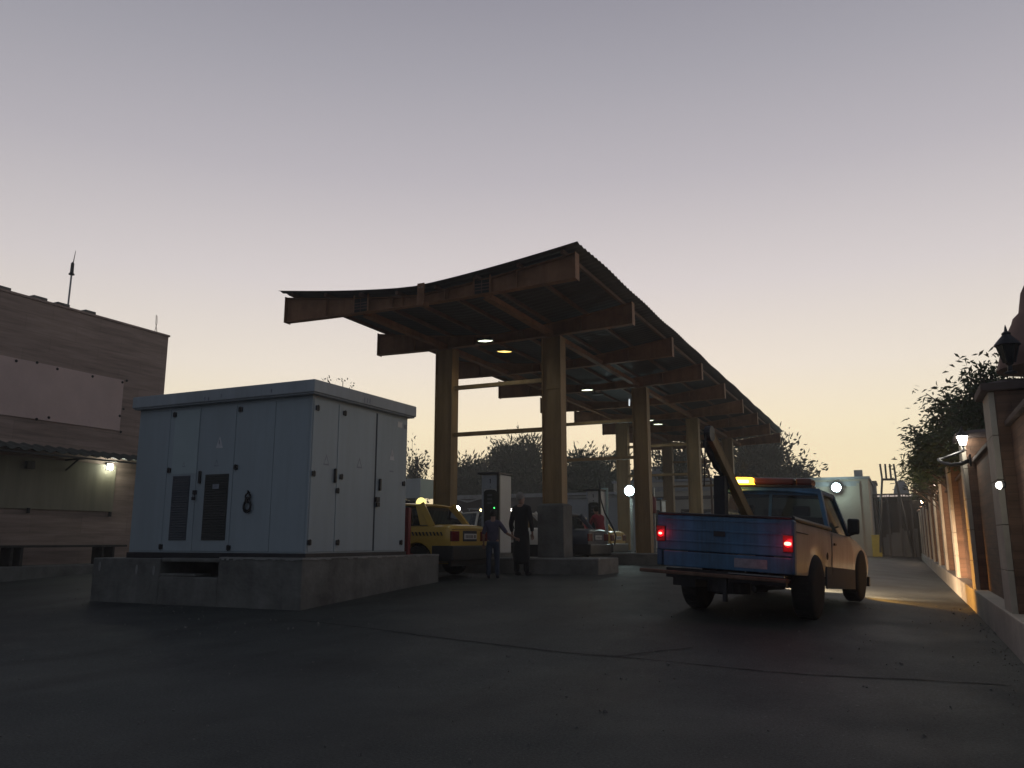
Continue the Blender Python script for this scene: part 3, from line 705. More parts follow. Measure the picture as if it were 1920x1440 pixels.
# pale glass screen beside dispenser 2 and its hose
sc = empty('pump_screen', (PY(1131, 985, 23.6).x, 23.6, .77), 0, 'pale translucent screen standing beside the second fuel dispenser', 'screen')
a = PY(1127, 915, 23.6); b = PY(1140, 915, 23.6); cpt = PY(1139, 985, 23.6)
MB().add([(a.x-sc.location.x, 0, a.z-.77), (b.x-sc.location.x, 0, a.z-.77), (cpt.x-sc.location.x, 0, .05), (cpt.x-sc.location.x-.12, 0, .05),
          (a.x-sc.location.x, .02, a.z-.77), (b.x-sc.location.x, .02, a.z-.77), (cpt.x-sc.location.x, .02, .05), (cpt.x-sc.location.x-.12, .02, .05)],
         [(0, 1, 2, 3), (4, 7, 6, 5), (0, 4, 5, 1), (1, 5, 6, 2), (2, 6, 7, 3), (3, 7, 4, 0)]).build('pane', mat('frosted_pane', (.45, .60, .60), .3, 2, .1), sc)
MB().box(-.16, .16, -.04, .06, 0, .049).build('foot', M['galv'], sc)
hs = [PY(1124, 905, 22.9), PY(1126, 935, 22.8), PY(1134, 962, 22.7), PY(1147, 985, 22.6), PY(1155, 1005, 22.6), PY(1152, 1022, 22.6)]
ho = MB().tube(hs, .022, 8).build('pump_hose', M['hose'], None, smooth=True); tag(ho, 'black hose looping down from the second fuel dispenser to a yellow taxi', 'hose')
# fire extinguisher on the third right-hand column side
q = PY(1224, 945, 24.5)
fe = empty('fire_extinguisher_box', (q.x, 24.5, .77), 0, 'red fire extinguisher hung on a post behind the second right-hand column', 'extinguisher')
MB().lathe([(.0, 0), (.10, .0), (.11, .03), (.11, .42), (.06, .50), (.025, .52)], (0, 0, q.z-.77-.28), 'z', 14).build('cylinder', M['red_paint'], fe, smooth=True)
MB().box(-.03, .03, -.03, .03, q.z-.77+.24, q.z-.77+.30).build('valve', M['dark_metal'], fe)
MB().box(-.025, .025, .112, .16, 0, q.z-.77+.5).build('post', M['galv'], fe)

# ------------------------------------------------------------------ wheels and cars
def wheel(par, x, y, z, r, wd, side, rim_m='rim', name='wheel'):
    e = bpy.data.objects.new(name, None); COL.objects.link(e); e.parent = par; e.location = (x, y, z)
    s = side
    pr = [(r*.60, -wd/2), (r*.90, -wd/2), (r*.97, -wd/2+.02), (r, -wd/2+.05), (r*1.0, wd/2-.05), (r*.97, wd/2-.02), (r*.90, wd/2), (r*.60, wd/2), (r*.60, -wd/2)]
    t = MB(); t.lathe(pr[:-1], (0, 0, 0), 'x', 28)
    for k in range(36):
        a = 2*math.pi*k/36
        c, n_ = math.cos(a), math.sin(a)
        t.bar((-wd/2+.04, r*c*1.0, r*n_*1.0), (wd/2-.04, r*c, r*n_), .02, .012, upv=(0, c, n_))
    t.build('tyre', M['rubber'], e, smooth=True)
    g = MB(); g.lathe([(0, s*wd*.30), (r*.12, s*wd*.30), (r*.16, s*wd*.26), (r*.45, s*wd*.12), (r*.58, s*wd*.36), (r*.62, s*wd*.46)], (0, 0, 0), 'x', 24)
    for k in range(5):
        a = 2*math.pi*k/5; g.lathe([(.012, s*wd*.30), (.012, s*wd*.34)], (0, .3*r*math.cos(a), .3*r*math.sin(a)), 'x', 6)
    g.build('rim', M[rim_m], e, smooth=True)
    return e

def loft(mb, secs, mi=0, close_ends=True):
    n = len(secs[0]); o = []
    for s in secs: o += s
    fs = [(i*n+k, i*n+k+1, (i+1)*n+k+1, (i+1)*n+k) for i in range(len(secs)-1) for k in range(n-1)]
    if close_ends: fs += [tuple(range(n)), tuple((len(secs)-1)*n+k for k in range(n))[::-1]]
    mb.add(o, fs, mi)

def interp(tab, y):
    if y <= tab[0][0]: return tab[0][1]
    for (a, b), (c, d) in zip(tab[:-1], tab[1:]):
        if y <= c:
            t = (y-a)/(c-a); t = t*t*(3-2*t) if abs(d-b) > .12 else t
            return b+(d-b)*t
    return tab[-1][1]

def sedan(loc, rz, paint, label, L=4.0, W=.80, taxi=False, seed=1, roofrack=False, plate_z=.72, lampw=.30, tilt=0., hatch=False):
    """origin at the ground under the rear bumper; +y is forward"""
    e = empty('taxi' if taxi else 'car', loc, rz, label, 'taxi' if taxi else 'car')
    ry, fy = .72, L-.78; wr = .29
    top = [(0, .90 if not hatch else .92), (.06, .955), (.42 if not hatch else .3, .965), (L*.30, .95), (L*.66, .93), (L-.55, .84), (L-.08, .72), (L, .62)]
    hwid = [(0, W-.06), (.12, W-.01), (L*.5, W), (L-.3, W-.03), (L, W-.12)]
    ys = sorted(set([0, .03, .08, .2, .3] + [ry+d for d in (-.36, -.33, -.28, -.2, -.1, 0, .1, .2, .28, .33, .36)] + frange(ry+.5, fy-.5, 7) + [fy+d for d in (-.36, -.33, -.28, -.2, -.1, 0, .1, .2, .28, .33, .36)] + [L-.3, L-.12, L-.04, L]))
    def arch(y):
        zb = .25
        for c in (ry, fy):
            d = abs(y-c)
            if d < .34: zb = max(zb, wr+math.sqrt(max(0, .345**2-d*d))+.0)
        return zb
    def half(y, s):
        w_ = interp(hwid, y); t_ = interp(top, y); zb = arch(y); fr = 1-.0
        e1 = .35 if y < .05 or y > L-.06 else 0
        zb2 = max(zb, .30 if not e1 else .38)
        pts = [(0, .24+e1*.4), (w_*.72, .24+e1*.4), (w_*.73, max(zb, .26+e1*.4)), (w_-.015, zb2+.0), (w_, zb2+.10 if zb2 < .5 else zb2+.012), (w_, .66), (w_+.006, .685), (w_-.012, t_-.10), (w_-.035, t_-.03), (w_-.10, t_), (w_*.5, t_+.016), (0, t_+.022)]
        return [(s*p[0], y, p[1]) for p in pts]
    b = MB(); secs = []
    for y in ys:
        r_ = half(y, 1); l_ = half(y, -1); secs.append(l_+r_[::-1][1:])
    loft(b, secs); body = b.build('body', M[paint], e, smooth=True)
    # dark wheel housings
    for c in (ry, fy):
        MB().box(-W+.20, W-.20, c-.33, c+.33, .27, .66).build('wheel_housing', M['hole'], e)
    # bumpers and sills
    bk = M['black_plastic']
    MB().box(-W-.012, W+.012, -.09, .035, .30, .58).build('rear_bumper', bk, e, bevel=.03)
    MB().box(-W+.06, W-.06, -.012, .06, .20, .36).build('rear_skirt', bk, e, bevel=.01)
    MB().box(-W+.03, W-.03, L-.05, L+.09, .36, .60).build('front_bumper', bk, e, bevel=.03)
    for s in (-1, 1):
        MB().box(s*(W+.002)-.008, s*(W+.002)+.008, ry+.36, fy-.36, .255, .48).build('sill_trim', bk, e)
        MB().box(s*W-.014, s*W+.014, .0, ry-.355, .30, .58).build('corner_trim', bk, e)
    # greenhouse
    if hatch: yb0, yr0 = .10, .55
    else: yb0, yr0 = .42, .74
    yb1, yr1 = L*.68, L*.55; zb, zr = .955, 1.385; wb, wt = W-.075, W-.20
    rf = MB(); secs = []
    for y in frange(yr0-.03, yr1+.03, 9):
        q = (y-yr0)/(yr1-yr0); zz = zr-.03*(2*q-1)**2
        secs.append([(x*wt*1.02, y, zz+.028*(1-x*x)-(.022 if abs(x) > .99 else 0)) for x in (-1, -.96, -.8, -.4, 0, .4, .8, .96, 1)])
    loft(rf, secs, close_ends=False); o = rf.build('roof', M[paint], e, smooth=True); o.modifiers.new('t', 'SOLIDIFY').thickness = .03
    mid = L*.44
    for s in (-1, 1):
        pl = MB(); pl.bar((s*wb, yb0, zb-.02), (s*wt, yr0, zr-.01), .05, .11 if not hatch else .10, upv=(0, 1, .3))
        if not hatch:
            pl.hexa([(s*wb, yb0-.02, zb-.02), (s*wb, yb0+.26, zb-.02), (s*(wb-.03), yb0+.26, zb-.02), (s*(wb-.03), yb0-.02, zb-.02)], [(s*wt, yr0-.01, zr-.02), (s*wt, yr0+.14, zr-.02), (s*(wt-.03), yr0+.14, zr-.02), (s*(wt-.03), yr0-.01, zr-.02)])
        pl.build('rear_pillar', M[paint], e)
        MB().bar((s*wb, yb1, zb-.02), (s*wt, yr1, zr-.01), .045, .06, upv=(0, 1, .3)).build('windscreen_pillar', M[paint], e)
        MB().bar((s*wb, mid, zb-.02), (s*wt, mid-.02, zr-.01), .03, .06, upv=(0, 1, .0)).build('middle_pillar', M[paint], e)
        MB().bar((s*wb, yb0+.62, zb-.02), (s*wt, yr0+.42, zr-.01), .025, .03, upv=(0, 1, 0)).build('window_divider', bk, e)
    def gl(q, name): MB().add(q, [(0, 1, 2, 3)]).build(name, M['glass'], e)
    i_ = .012
    gl([(-wb+.05, yb0+.01, zb), (wb-.05, yb0+.01, zb), (wt-.05, yr0+.01, zr-.025), (-wt+.05, yr0+.01, zr-.025)], 'rear_window')
    gl([(-wb+.04, yb1-.01, zb), (wb-.04, yb1-.01, zb), (wt-.04, yr1-.01, zr-.025), (-wt+.04, yr1-.01, zr-.025)], 'windscreen')
    for s in (-1, 1):
        gl([(s*(wb-i_), yb0+(.26 if not hatch else .04), zb), (s*(wb-i_), mid, zb), (s*(wt-i_), mid-.02, zr-.02), (s*(wt-i_), yr0+(.14 if not hatch else .03), zr-.02)], 'side_window')
        gl([(s*(wb-i_), mid, zb), (s*(wb-i_), yb1-.02, zb), (s*(wt-i_), yr1-.02, zr-.02), (s*(wt-i_), mid-.02, zr-.02)], 'side_window')
        # dark window rubber
        rb = MB(); rb.bar((s*(wb+.012), yb0+.1, zb+.004), (s*(wb+.012), yb1-.02, zb+.004), .012, .014); rb.build('window_trim', bk, e)
        # door seams and handles
        dm = MB()
        for y in (mid-.02, mid+1.0 if mid+1.0 < fy-.36 else fy-.38, ry+.45): dm.box(s*(W+.0015)-.0015, s*(W+.0015)+.0015, y-.005, y+.005, .46, .90)
        dm.build('door_seam', M['seam'], e)
        for y in (mid-.18, mid+.75): MB().box(s*(W+.006)-.012, s*(W+.006)+.012, y-.08, y+.03, .80, .83).build('door_handle', bk, e)
        MB().box(s*(W+.10)-.06, s*(W+.10)+.06, yb1-.32, yb1-.25, .97, 1.08).build('mirror', bk if taxi else M[paint], e, bevel=.02)
    # interior
    st = MB(); st.box(-W+.14, W-.14, yb0+.35, mid-.1, .6, .98); st.box(-W+.14, W-.14, yb0+.30, yb0+.46, .6, 1.15)
    for s in (-.36, .36): st.box(s-.22, s+.22, mid+.1, mid+.26, .6, 1.12); st.box(s-.12, s+.12, mid+.12, mid+.22, 1.13, 1.27)
    st.build('seats', M['seat'], e, bevel=.03)
    # rear lamps, plate
    for s in (-1, 1):
        lm = MB(); x0, x1 = s*(W-.05), s*(W-.05-lampw)
        lm.box(min(x0, x1), max(x0, x1), -.022, .02, .66, .85); lm.build('tail_lamp', M['lens_red'], e, bevel=.01)
        MB().box(min(s*(W-.06), s*(W-.24)), max(s*(W-.06), s*(W-.24)), L-.02, L+.03, .62, .76).build('headlamp', M['glass_clear'], e, bevel=.01)
    MB().box(-.28, .28, -.012, .01, .66, .86).build('plate_recess', M[paint] if not taxi else M['seam'], e, bevel=.006)
    p = MB().box(-.25, .25, -.022, -.0125, plate_z-.02, plate_z+.085).build('number_plate', M['plate'], e)
    t = MB()
    for i, x in enumerate((-.19, -.14, -.08, -.03, .02, .07, .15, .19)):
        t.box(x-.012, x+.012, -.0245, -.0225, plate_z+.0, plate_z+.06)
    t.build('plate_marks', M['ink'], p)
    MB().box(-W+.1, W-.1, -.004, .06, .875, .883).build('boot_seam', M['seam'], e)
    if taxi:
        ck = MB()
        for s in (-1, 1):
            for i in range(40):
                y = .14+i*.078; z = .765
                ck.hexa([(s*(W+.001), y, z), (s*(W+.001), y+.035, z), (s*(W+.004), y+.035, z), (s*(W+.004), y, z)], [(s*(W-.004), y+.035, z+.07), (s*(W-.004), y+.07, z+.07), (s*(W+.002), y+.07, z+.07), (s*(W+.002), y+.035, z+.07)])
            ck.box(s*(W+.003)-.002, s*(W+.003)+.002, 1.02, 1.42, .72, .76)
        ck.build('checker_stripe', M['ink'], e)
        dm = MB(); n = 10
        dm.lathe([(.125*math.cos(a), .125*math.sin(a)) for a in frange(0, math.pi/2-.001, 9)], (0, 1.12, 1.412), 'z', 22, sc=(1.0, .75, .95)); dm.build('roof_sign', M['e_taxi'], e, smooth=True)
    if roofrack:
        rr = MB()
        for s in (-.5, .5): rr.tube([(s, yr0+.15, 1.46), (s, yr1-.1, 1.46)], .014, 6)
        for y in frange(yr0+.2, yr1-.15, 4): rr.tube([(-.5, y, 1.455), (.5, y, 1.455)], .012, 6)
        for s in (-.5, .5):
            for y in (yr0+.2, yr1-.15): rr.bar((s, y, 1.40), (s, y, 1.46), .02)
        rr.build('roof_rack', M['galv'], e)
    for s in (-1, 1):
        wheel(e, s*(W-.10), ry, wr, wr, .17, s); wheel(e, s*(W-.10), fy, wr, wr, .17, s)
    return e
sedan((-7.62, 14.30, .45), R(90), 'taxi', 'yellow taxi with a lit roof sign and checkered side, beside the pale blue cabinet', taxi=True)
sedan((-7.75, 18.85, .45), R(90), 'white_car', 'white car with a roof rack behind the nearest fuel dispenser', roofrack=True)
sedan((-7.30, 20.95, .45), R(90), 'darkcar', 'dark grey blue car with a pale number plate, right of the near right column', L=4.3, W=.84)
p = PY(1173, 1000, 26.4)
sedan((p.x, 25.6, .45), R(90), 'taxi', 'second yellow taxi, farther away beyond the dark grey blue car', taxi=False, L=4.1)

# ------------------------------------------------------------------ tow truck
def build_truck():
    RR = PG(1536, 1164); h = R(8)
    fwd = Vector((math.sin(h), math.cos(h), 0)); lat = Vector((math.cos(h), -math.sin(h), 0))
    org = Vector((-1.15, 10.3, 0)) - lat*.91                # ground point under the tailgate centre
    def gz(v): return G(v.x, v.y)
    wb0, wb1, tr = 1.16, 4.05, .72
    zl = gz(org+fwd*wb0-lat*tr); zr = gz(org+fwd*wb0+lat*tr); zf = (gz(org+fwd*wb1-lat*tr)+gz(org+fwd*wb1+lat*tr))/2; zbk = (zl+zr)/2
    roll = math.atan2(zl-zr, 2*tr); pitch = math.atan2(zf-zbk, wb1-wb0)
    e = bpy.data.objects.new('tow_truck', None); COL.objects.link(e)
    tag(e, 'blue and cream pickup tow truck with lit red tail lamps and an amber light bar', 'tow truck')
    e.location = (org.x, org.y, zbk - math.tan(pitch)*wb0)
    e.rotation_euler = (Matrix.Rotation(-h, 3, 'Z') @ Matrix.Rotation(pitch, 3, 'X') @ Matrix.Rotation(roll, 3, 'Y')).to_euler()
    W_ = .85
    # body is nose down: a shear in z
    def nz(y): return -.07*(y)+.02
    def P(x, y, z): return (x, y, z+nz(y))
    def B(mb, name, mt, par=e, bevel=0., sm=False):
        for i, v in enumerate(mb.v): mb.v[i] = P(*v)
        return mb.build(name, mt, par, bevel=bevel, smooth=sm)
    zb, zt = .60, 1.27
    r_ = .41
    wfr = wb1; wre = wb0
    # bed side panels with arch
    def side(s, y0, y1, zlo, zhi, arches, thick=.035, n=40):
        m = MB(); ys = frange(y0, y1, n); rows = []
        for y in ys:
            lo = zlo
            for c in arches:
                d = abs(y-c)
                if d < .44: lo = max(lo, r_*.95+math.sqrt(max(0, .445**2-d*d))-nz(y)*.7)
            lo = min(lo, zhi-.1)
            zs = [lo+(zhi-lo)*t for t in (0, .25, .5, .75, .9, 1)]
            off = [-.02, .0, .008, .008, 0, -.015]
            rows.append([(s*(W_+o), y, z) for o, z in zip(off, zs)]+[(s*(W_-thick), y, zs[-1]), (s*(W_-thick), y, lo)])
        k = len(rows[0]); vs = sum(rows, [])
        fs = [(i*k+j, i*k+(j+1) % k, (i+1)*k+(j+1) % k, (i+1)*k+j) for i in range(n-1) for j in range(k)]
        fs += [tuple(range(k)), tuple((n-1)*k+j for j in range(k))[::-1]]
        m.add(vs, fs); return m
    bedL = 1.95
    for s in (-1, 1):
        B(side(s, .02, bedL, zb, zt-.03, [wre]), 'bed_side', M['cream'], sm=True)
        m = MB(); m.tube([P(s*(W_-.01), .02, zt-.015), P(s*(W_-.01), bedL, zt-.015)], .03, 8); m.build('bed_rail', M['dark_metal'], e)
        B(MB().box(s*(W_+.012)-.004, s*(W_+.012)+.004, .10, wre-.5, zt-.17, zt-.16), 'side_crease', M['seam'])
    # blue tailgate with pressed ribs
    tg = MB(); tg.box(-W_, W_, -.035, .015, .80, zt-.03)
    t = B(tg, 'tailgate', M['blue'], bevel=.015)
    rb = MB()
    for z in (.92, 1.06, 1.19): rb.box(-W_+.12, W_-.12, -.045, -.0351, z-.012, z+.012)
    B(rb, 'pressed_rib', M['blue'], par=t, bevel=.004)
    B(MB().box(-W_+.01, W_-.01, -.05, .03, zt-.029, zt+.0), 'top_lip', M['dark_metal'], par=t, bevel=.01)
    B(MB().box(-.10, .04, -.05, -.0355, 1.0, 1.06), 'latch', M['dark_metal'], par=t)
    # lower rear valance
    B(MB().box(-W_+.08, W_-.02, -.03, .02, .60, .79), 'rear_valance', M['blue'], bevel=.012)
    m = MB(); m.box(-W_+.14, -.25, -.045, -.031, .585, .597); m.box(.08, W_-.10, -.045, -.031, .56, .572); B(m, 'chrome_strip', M['chrome'])
    B(MB().box(.15, .55, -.036, -.0305, .64, .75), 'number_plate', M['faded'], bevel=.004)
    m = MB(); m.box(-W_-.20, W_-.05, -.14, .0, .50, .545); B(m, 'step_bumper', M['rust'], bevel=.01)
    for s in (-1, 1):   # corner posts blue
        B(MB().box(s*(W_-.02)-.035, s*(W_-.02)+.035, -.02, .10, .60, zt-.03), 'corner_post', M['blue'], bevel=.02)
    # tail lamps
    zl_ = {1: 1.02, -1: 1.045}
    for s in (-1, 1):
        zc = .955 if s > 0 else 1.0
        px = s*(W_-.05)
        l = B(MB().lathe([(0, -.03), (.035, -.024), (.05, -.008), (.052, 0)], (px, -.036, zc), 'y', 18, sc=(.95, 1, 1.05)), 'tail_lamp', M['e_red'], sm=True)
        B(MB().box(px-.06, px+.062, -.0555, -.0351, zc-.10, zc+.10), 'lamp_housing', M['lens_red'], par=l, bevel=.012)
        m = MB(); m.lathe([(0, -.012), (.02, -.010), (.036 if s > 0 else .02, 0)], (px+.0, -.0585, zc), 'y', 12, sc=(1.2, 1, .75)); B(m, 'lamp_core', M['e_red_core'], par=l)
        lo = light('POINT', P(px, -.16, zc), 1.6 if s > 0 else .8, (1, .03, .05), .05); lo.parent = e
    # load floor, chassis
    B(MB().box(-W_+.04, W_-.04, .02, bedL, .74, .78), 'bed_floor', M['dark_metal'])
    m = MB()
    for s in (-.38, .38): m.box(s-.05, s+.05, .05, 4.1, .46, .58)
    m.box(-W_+.1, W_-.1, .02, .12, .46, .58); m.box(-.38, .38, 1.5, 1.6, .46, .56); m.box(-.38, .38, 2.6, 2.7, .46, .56)
    B(m, 'chassis', M['dark_metal'])
    m = MB(); m.tube([(-.60, wre, r_), (.60, wre, r_)], .05, 10); m.lathe([(0, -.14), (.10, -.12), (.15, 0), (.10, .12), (0, .14)], (.05, wre, r_), 'x', 14); m.tube([(.05, wre, r_), (0, 2.6, .5)], .035, 8)
    for s in (-.5, .5): m.box(s-.035, s+.035, .5, 1.65, r_+.055, r_+.085)
    m.build('rear_axle', M['dark_metal'], e)
    m = MB(); m.tube([(.35, .1, .40), (.35, .9, .42), (.3, 1.6, .42)], .03, 8); m.box(-.75, -.45, .25, .75, .36, .5); m.lathe([(.0, 0), (.27, .02), (.27, .18), (0, .2)], (-.05, .38, .30), 'z', 18); m.box(.0, .05, -.02, .03, .22, .5); B(m, 'undercarriage', M['dark_metal'])
    m = MB()
    for s in (-1, 1): m.box(s*.66-.12, s*.66+.12, wre+.50, wre+.515, .25, .62)
    B(m, 'mud_flap', M['rubber'])
    # cab
    c0, c1, c2 = 2.0, 3.35, 4.62
    B(MB().box(-W_+.01, W_-.01, c0, c1+.1, .62, 1.22), 'cab_lower', M['cream'], bevel=.03)
    for s in (-1, 1):
        B(side(s, c0+.0, c1+.02, .62, zt-.05, []), 'door', M['cream'], sm=True)
        B(MB().box(s*(W_+.012)-.012, s*(W_+.012)+.012, c0+.1, c0+.22, 1.04, 1.07), 'door_handle', M['black_plastic'])
        B(MB().box(s*(W_+.009)-.002, s*(W_+.009)+.002, c0-.008, c0+.008, .64, 1.20), 'door_seam', M['seam'])
        B(MB().box(s*(W_-.0)-.01, s*(W_-.0)+.01, wre+.5, wfr-.5, .45, .74), 'side_skirt', M['vent'])
        m = side(s, c1+.03, c2, .62, 1.20, [wfr], n=40)
        # front wing falls away toward the nose
        m.v = [(x, y, z-(max(0, y-c1)/(c2-c1))**1.6*.20*max(0, (z-.62)/.58)) for x, y, z in m.v]
        B(m, 'front_wing', M['cream'], sm=True)
    # bonnet
    m = MB(); secs = []
    for y in frange(c1-.1, c2, 10):
        q = max(0, (y-c1)/(c2-c1)); zc = 1.215-.20*q**1.6
        secs.append([(x*(W_-.015), y, zc+.045*(1-x*x)) for x in frange(-1, 1, 9)])
    loft(m, secs, close_ends=False); o = B(m, 'bonnet', M['cream'], sm=True); o.modifiers.new('t', 'SOLIDIFY').thickness = .025
    B(MB().box(-W_+.01, W_-.01, c2-.06, c2, .60, 1.0), 'grille', M['dark_metal'], bevel=.02)
    B(MB().box(-W_-.02, W_+.02, c2+.0, c2+.10, .50, .66), 'front_bumper', M['dark_metal'], bevel=.02)
    for s in (-1, 1):
        hl = B(MB().lathe([(0, .045), (.06, .04), (.085, .015), (.09, 0)], (s*.64, c2+.001, .86), 'y', 16), 'headlamp', M['e_head'], sm=True)
        B(MB().box(s*.80-.04, s*.80+.045, c2-.02, c2+.04, .76, .86), 'indicator', M['e_amber_core'], bevel=.01)
    # greenhouse
    zw, zr_ = 1.215, 1.80; wt = W_-.17; wbx = W_-.035; y0, y1 = c0+.02, c1+.08; r0, r1 = c0+.12, c1-.42
    m = MB(); secs = []
    for y in frange(r0-.06, r1+.05, 8):
        q = (y-r0)/(r1-r0); zz = zr_-.035*(2*q-1)**2
        secs.append([(x*wt*1.03, y, zz+.04*(1-x*x)-(.02 if abs(x) > .99 else 0)) for x in (-1, -.95, -.8, -.4, 0, .4, .8, .95, 1)])
    loft(m, secs, close_ends=False); o = B(m, 'roof', M['blue'], sm=True); o.modifiers.new('t', 'SOLIDIFY').thickness = .035
    m = MB()
    for s in (-1, 1):
        m.bar((s*wbx, y0, zw-.03), (s*wt, r0, zr_-.02), .05, .10, upv=(0, 1, 0)); m.bar((s*wbx, y1, zw-.03), (s*wt, r1, zr_-.02), .05, .06, upv=(0, 1, .2))
        m.bar((s*wt, r0, zr_-.02), (s*wt, r1, zr_-.02), .05, .05)
    m.bar((-wbx, y0, zw-.01), (wbx, y0, zw-.01), .05, .14); m.bar((-wt, r0, zr_-.03), (wt, r0, zr_-.03), .05, .10); m.bar((0, y0, zw), (0, r0, zr_-.02), .04, .03)
    m.bar((-wt, r1, zr_-.03), (wt, r1, zr_-.03), .05, .05); m.bar((-wbx, y1, zw), (wbx, y1, zw), .06, .08)
    B(m, 'cab_frame', M['blue'])
    def gl(q, name): B(MB().add(q, [(0, 1, 2, 3)]), name, M['glass'])
    gl([(-wbx+.03, y0-.006, zw), (wbx-.03, y0-.006, zw), (wt-.03, r0-.006, zr_-.04), (-wt+.03, r0-.006, zr_-.04)], 'rear_window')
    gl([(-wbx+.03, y1, zw), (wbx-.03, y1, zw), (wt-.03, r1, zr_-.04), (-wt+.03, r1, zr_-.04)], 'windscreen')
    for s in (-1, 1): gl([(s*(wbx-.01), y0, zw), (s*(wbx-.01), y1, zw), (s*(wt-.01), r1, zr_-.03), (s*(wt-.01), r0, zr_-.03)], 'side_window')
    m = MB(); m.box(-W_+.12, W_-.12, c0+.15, c0+.32, .8, 1.42)
    for s in (-.4, .4): m.box(s-.12, s+.12, c0+.18, c0+.28, 1.43, 1.58)
    B(m, 'seats', M['seat'], bevel=.03)
    m = MB(); ring = [(-.38+.19*math.cos(a), c1-.25, 1.22+.19*math.sin(a)) for a in frange(0, 2*math.pi, 19)]; m.tube(ring, .014, 6); B(m, 'steering_wheel', M['black_plastic'])
    for s in (-1, 1):
        m = MB(); m.box(s*(W_+.10)-.09, s*(W_+.10)+.08, c1-.34, c1-.28, 1.25, 1.48); B(m, 'mirror', M['black_plastic'], bevel=.03)
        m = MB(); m.tube([(s*(W_-.01), c1-.1, 1.24), (s*(W_+.08), c1-.2, 1.26)], .014, 6); m.tube([(s*(W_-.01), c1-.1, 1.40), (s*(W_+.08), c1-.2, 1.40)], .012, 6); B(m, 'mirror_arm', M['dark_metal'])
    m = MB().lathe([(.0, 0), (.05, 0), (.05, .004), (0, .005)], (W_+.006, 1.72, .88), 'x', 14); B(m, 'fuel_cap', M['hole'])
    # light bar
    lb = B(MB().box(-.68, .55, r0+.10, r0+.34, zr_+.045, zr_+.075), 'light_bar', M['dark_metal'])
    def dome(x0, x1, mt, name):
        B(MB().box(x0, x1, r0+.09, r0+.35, zr_+.076, zr_+.18), name, mt, par=lb, bevel=.03)
    dome(-.68, -.30, M['e_amber'], 'lit_lens'); dome(-.29, .31, M['amber_off'], 'lens'); dome(.32, .55, M['amber_off'], 'lens')
    B(MB().box(-.62, -.36, r0+.075, r0+.089, zr_+.095, zr_+.135), 'lamp_core', M['e_amber_core'], par=lb, bevel=.004)
    for s in (-.4, .4): B(MB().box(s-.03, s+.03, r0+.15, r0+.28, zr_+.0, zr_+.044), 'bar_foot', M['dark_metal'], par=lb)
    lo = light('POINT', P(-.52, r0-.14, zr_+.13), 7, (1, .5, .06), .08); lo.parent = e
    # crane: boom, post, winch
    cr0 = (.05, 1.75, .80)
    m = MB(); m.bar((-.03, 1.65, 1.02), (-.24, .15, 2.30), .10, .12); m.bar((.015, 1.65, 1.09), (-.195, .15, 2.37), .02, .02)
    bo = B(m, 'crane_boom', M['steel_col'], bevel=.008)  # yellowish paint stands in for the amber light falling on the boom
    m = MB(); m.bar((-.26, .72, .78), (-.24, .62, 1.82), .15, .15); m.bar((.04, 1.65, .78), (.04, 1.5, 1.15), .2, .2); m.bar((-.4, 1.3, .78), (-.26, .7, 1.4), .06, .06); B(m, 'crane_post', M['dark_metal'], bevel=.01)
    m = MB(); m.lathe([(0, -.04), (.10, -.04), (.10, .04), (0, .04)], (-.22, .13, 2.30), 'x', 16); m.bar((-.22, .13, 2.30), (-.24, .12, 2.40), .05); B(m, 'pulley', M['dark_metal'], par=bo)
    m = MB(); m.tube([(-.24, .04, 2.28), (-.25, .05, 1.9), (-.26, .05, 1.62)], .010, 6); B(m, 'crane_cable', M['dark_metal'], par=bo)
    # crumpled straps hanging on the boom
    m = MB(); rng = random.Random(5); secs = []
    for i, t in enumerate(frange(0, .7, 12)):
        c = Vector((-.22, .17, 2.24)).lerp(Vector((-.06, .95, 1.52)), t) + Vector((-.07, 0, -.06))
        rr = .022+.02*math.sin(t*9)*.6+rng.uniform(0, .02)
        secs.append([(c.x+rr*math.cos(a)*1.0, c.y+rr*math.sin(a)*.4, c.z+rr*1.5*math.sin(a)+rng.uniform(-.015, .015)) for a in frange(0, 2*math.pi, 11)])
    loft(m, secs); B(m, 'strap_bundle', M['tarp'], par=bo, sm=True)
    m = MB(); m.box(-.62, -.32, 1.2, 1.6, .785, 1.30); m.lathe([(0, -.12), (.12, -.12), (.12, .12), (0, .12)], (.05, 1.35, 1.18), 'x', 16); B(m, 'winch', M['dark_metal'], bevel=.02)
    for s in (-1, 1):
        wheel(e, s*.735, wre, r_, r_, .25, s); wheel(e, s*.745, wfr, r_, r_, .25, s)
    # what the front lamps throw ahead
    lo = light('SPOT', P(.62, c2+.14, .80), 190, (1, .46, .07), .04, (1, .75, -.12), 125, .5); lo.parent = e
    for s in (-1, 1):
        lo = light('SPOT', P(s*.64, c2+.13, .86), 3200 if s < 0 else 600, (1, .70, .44), .05, (.22, 1, -.30), 72, .8); lo.parent = e
build_truck()

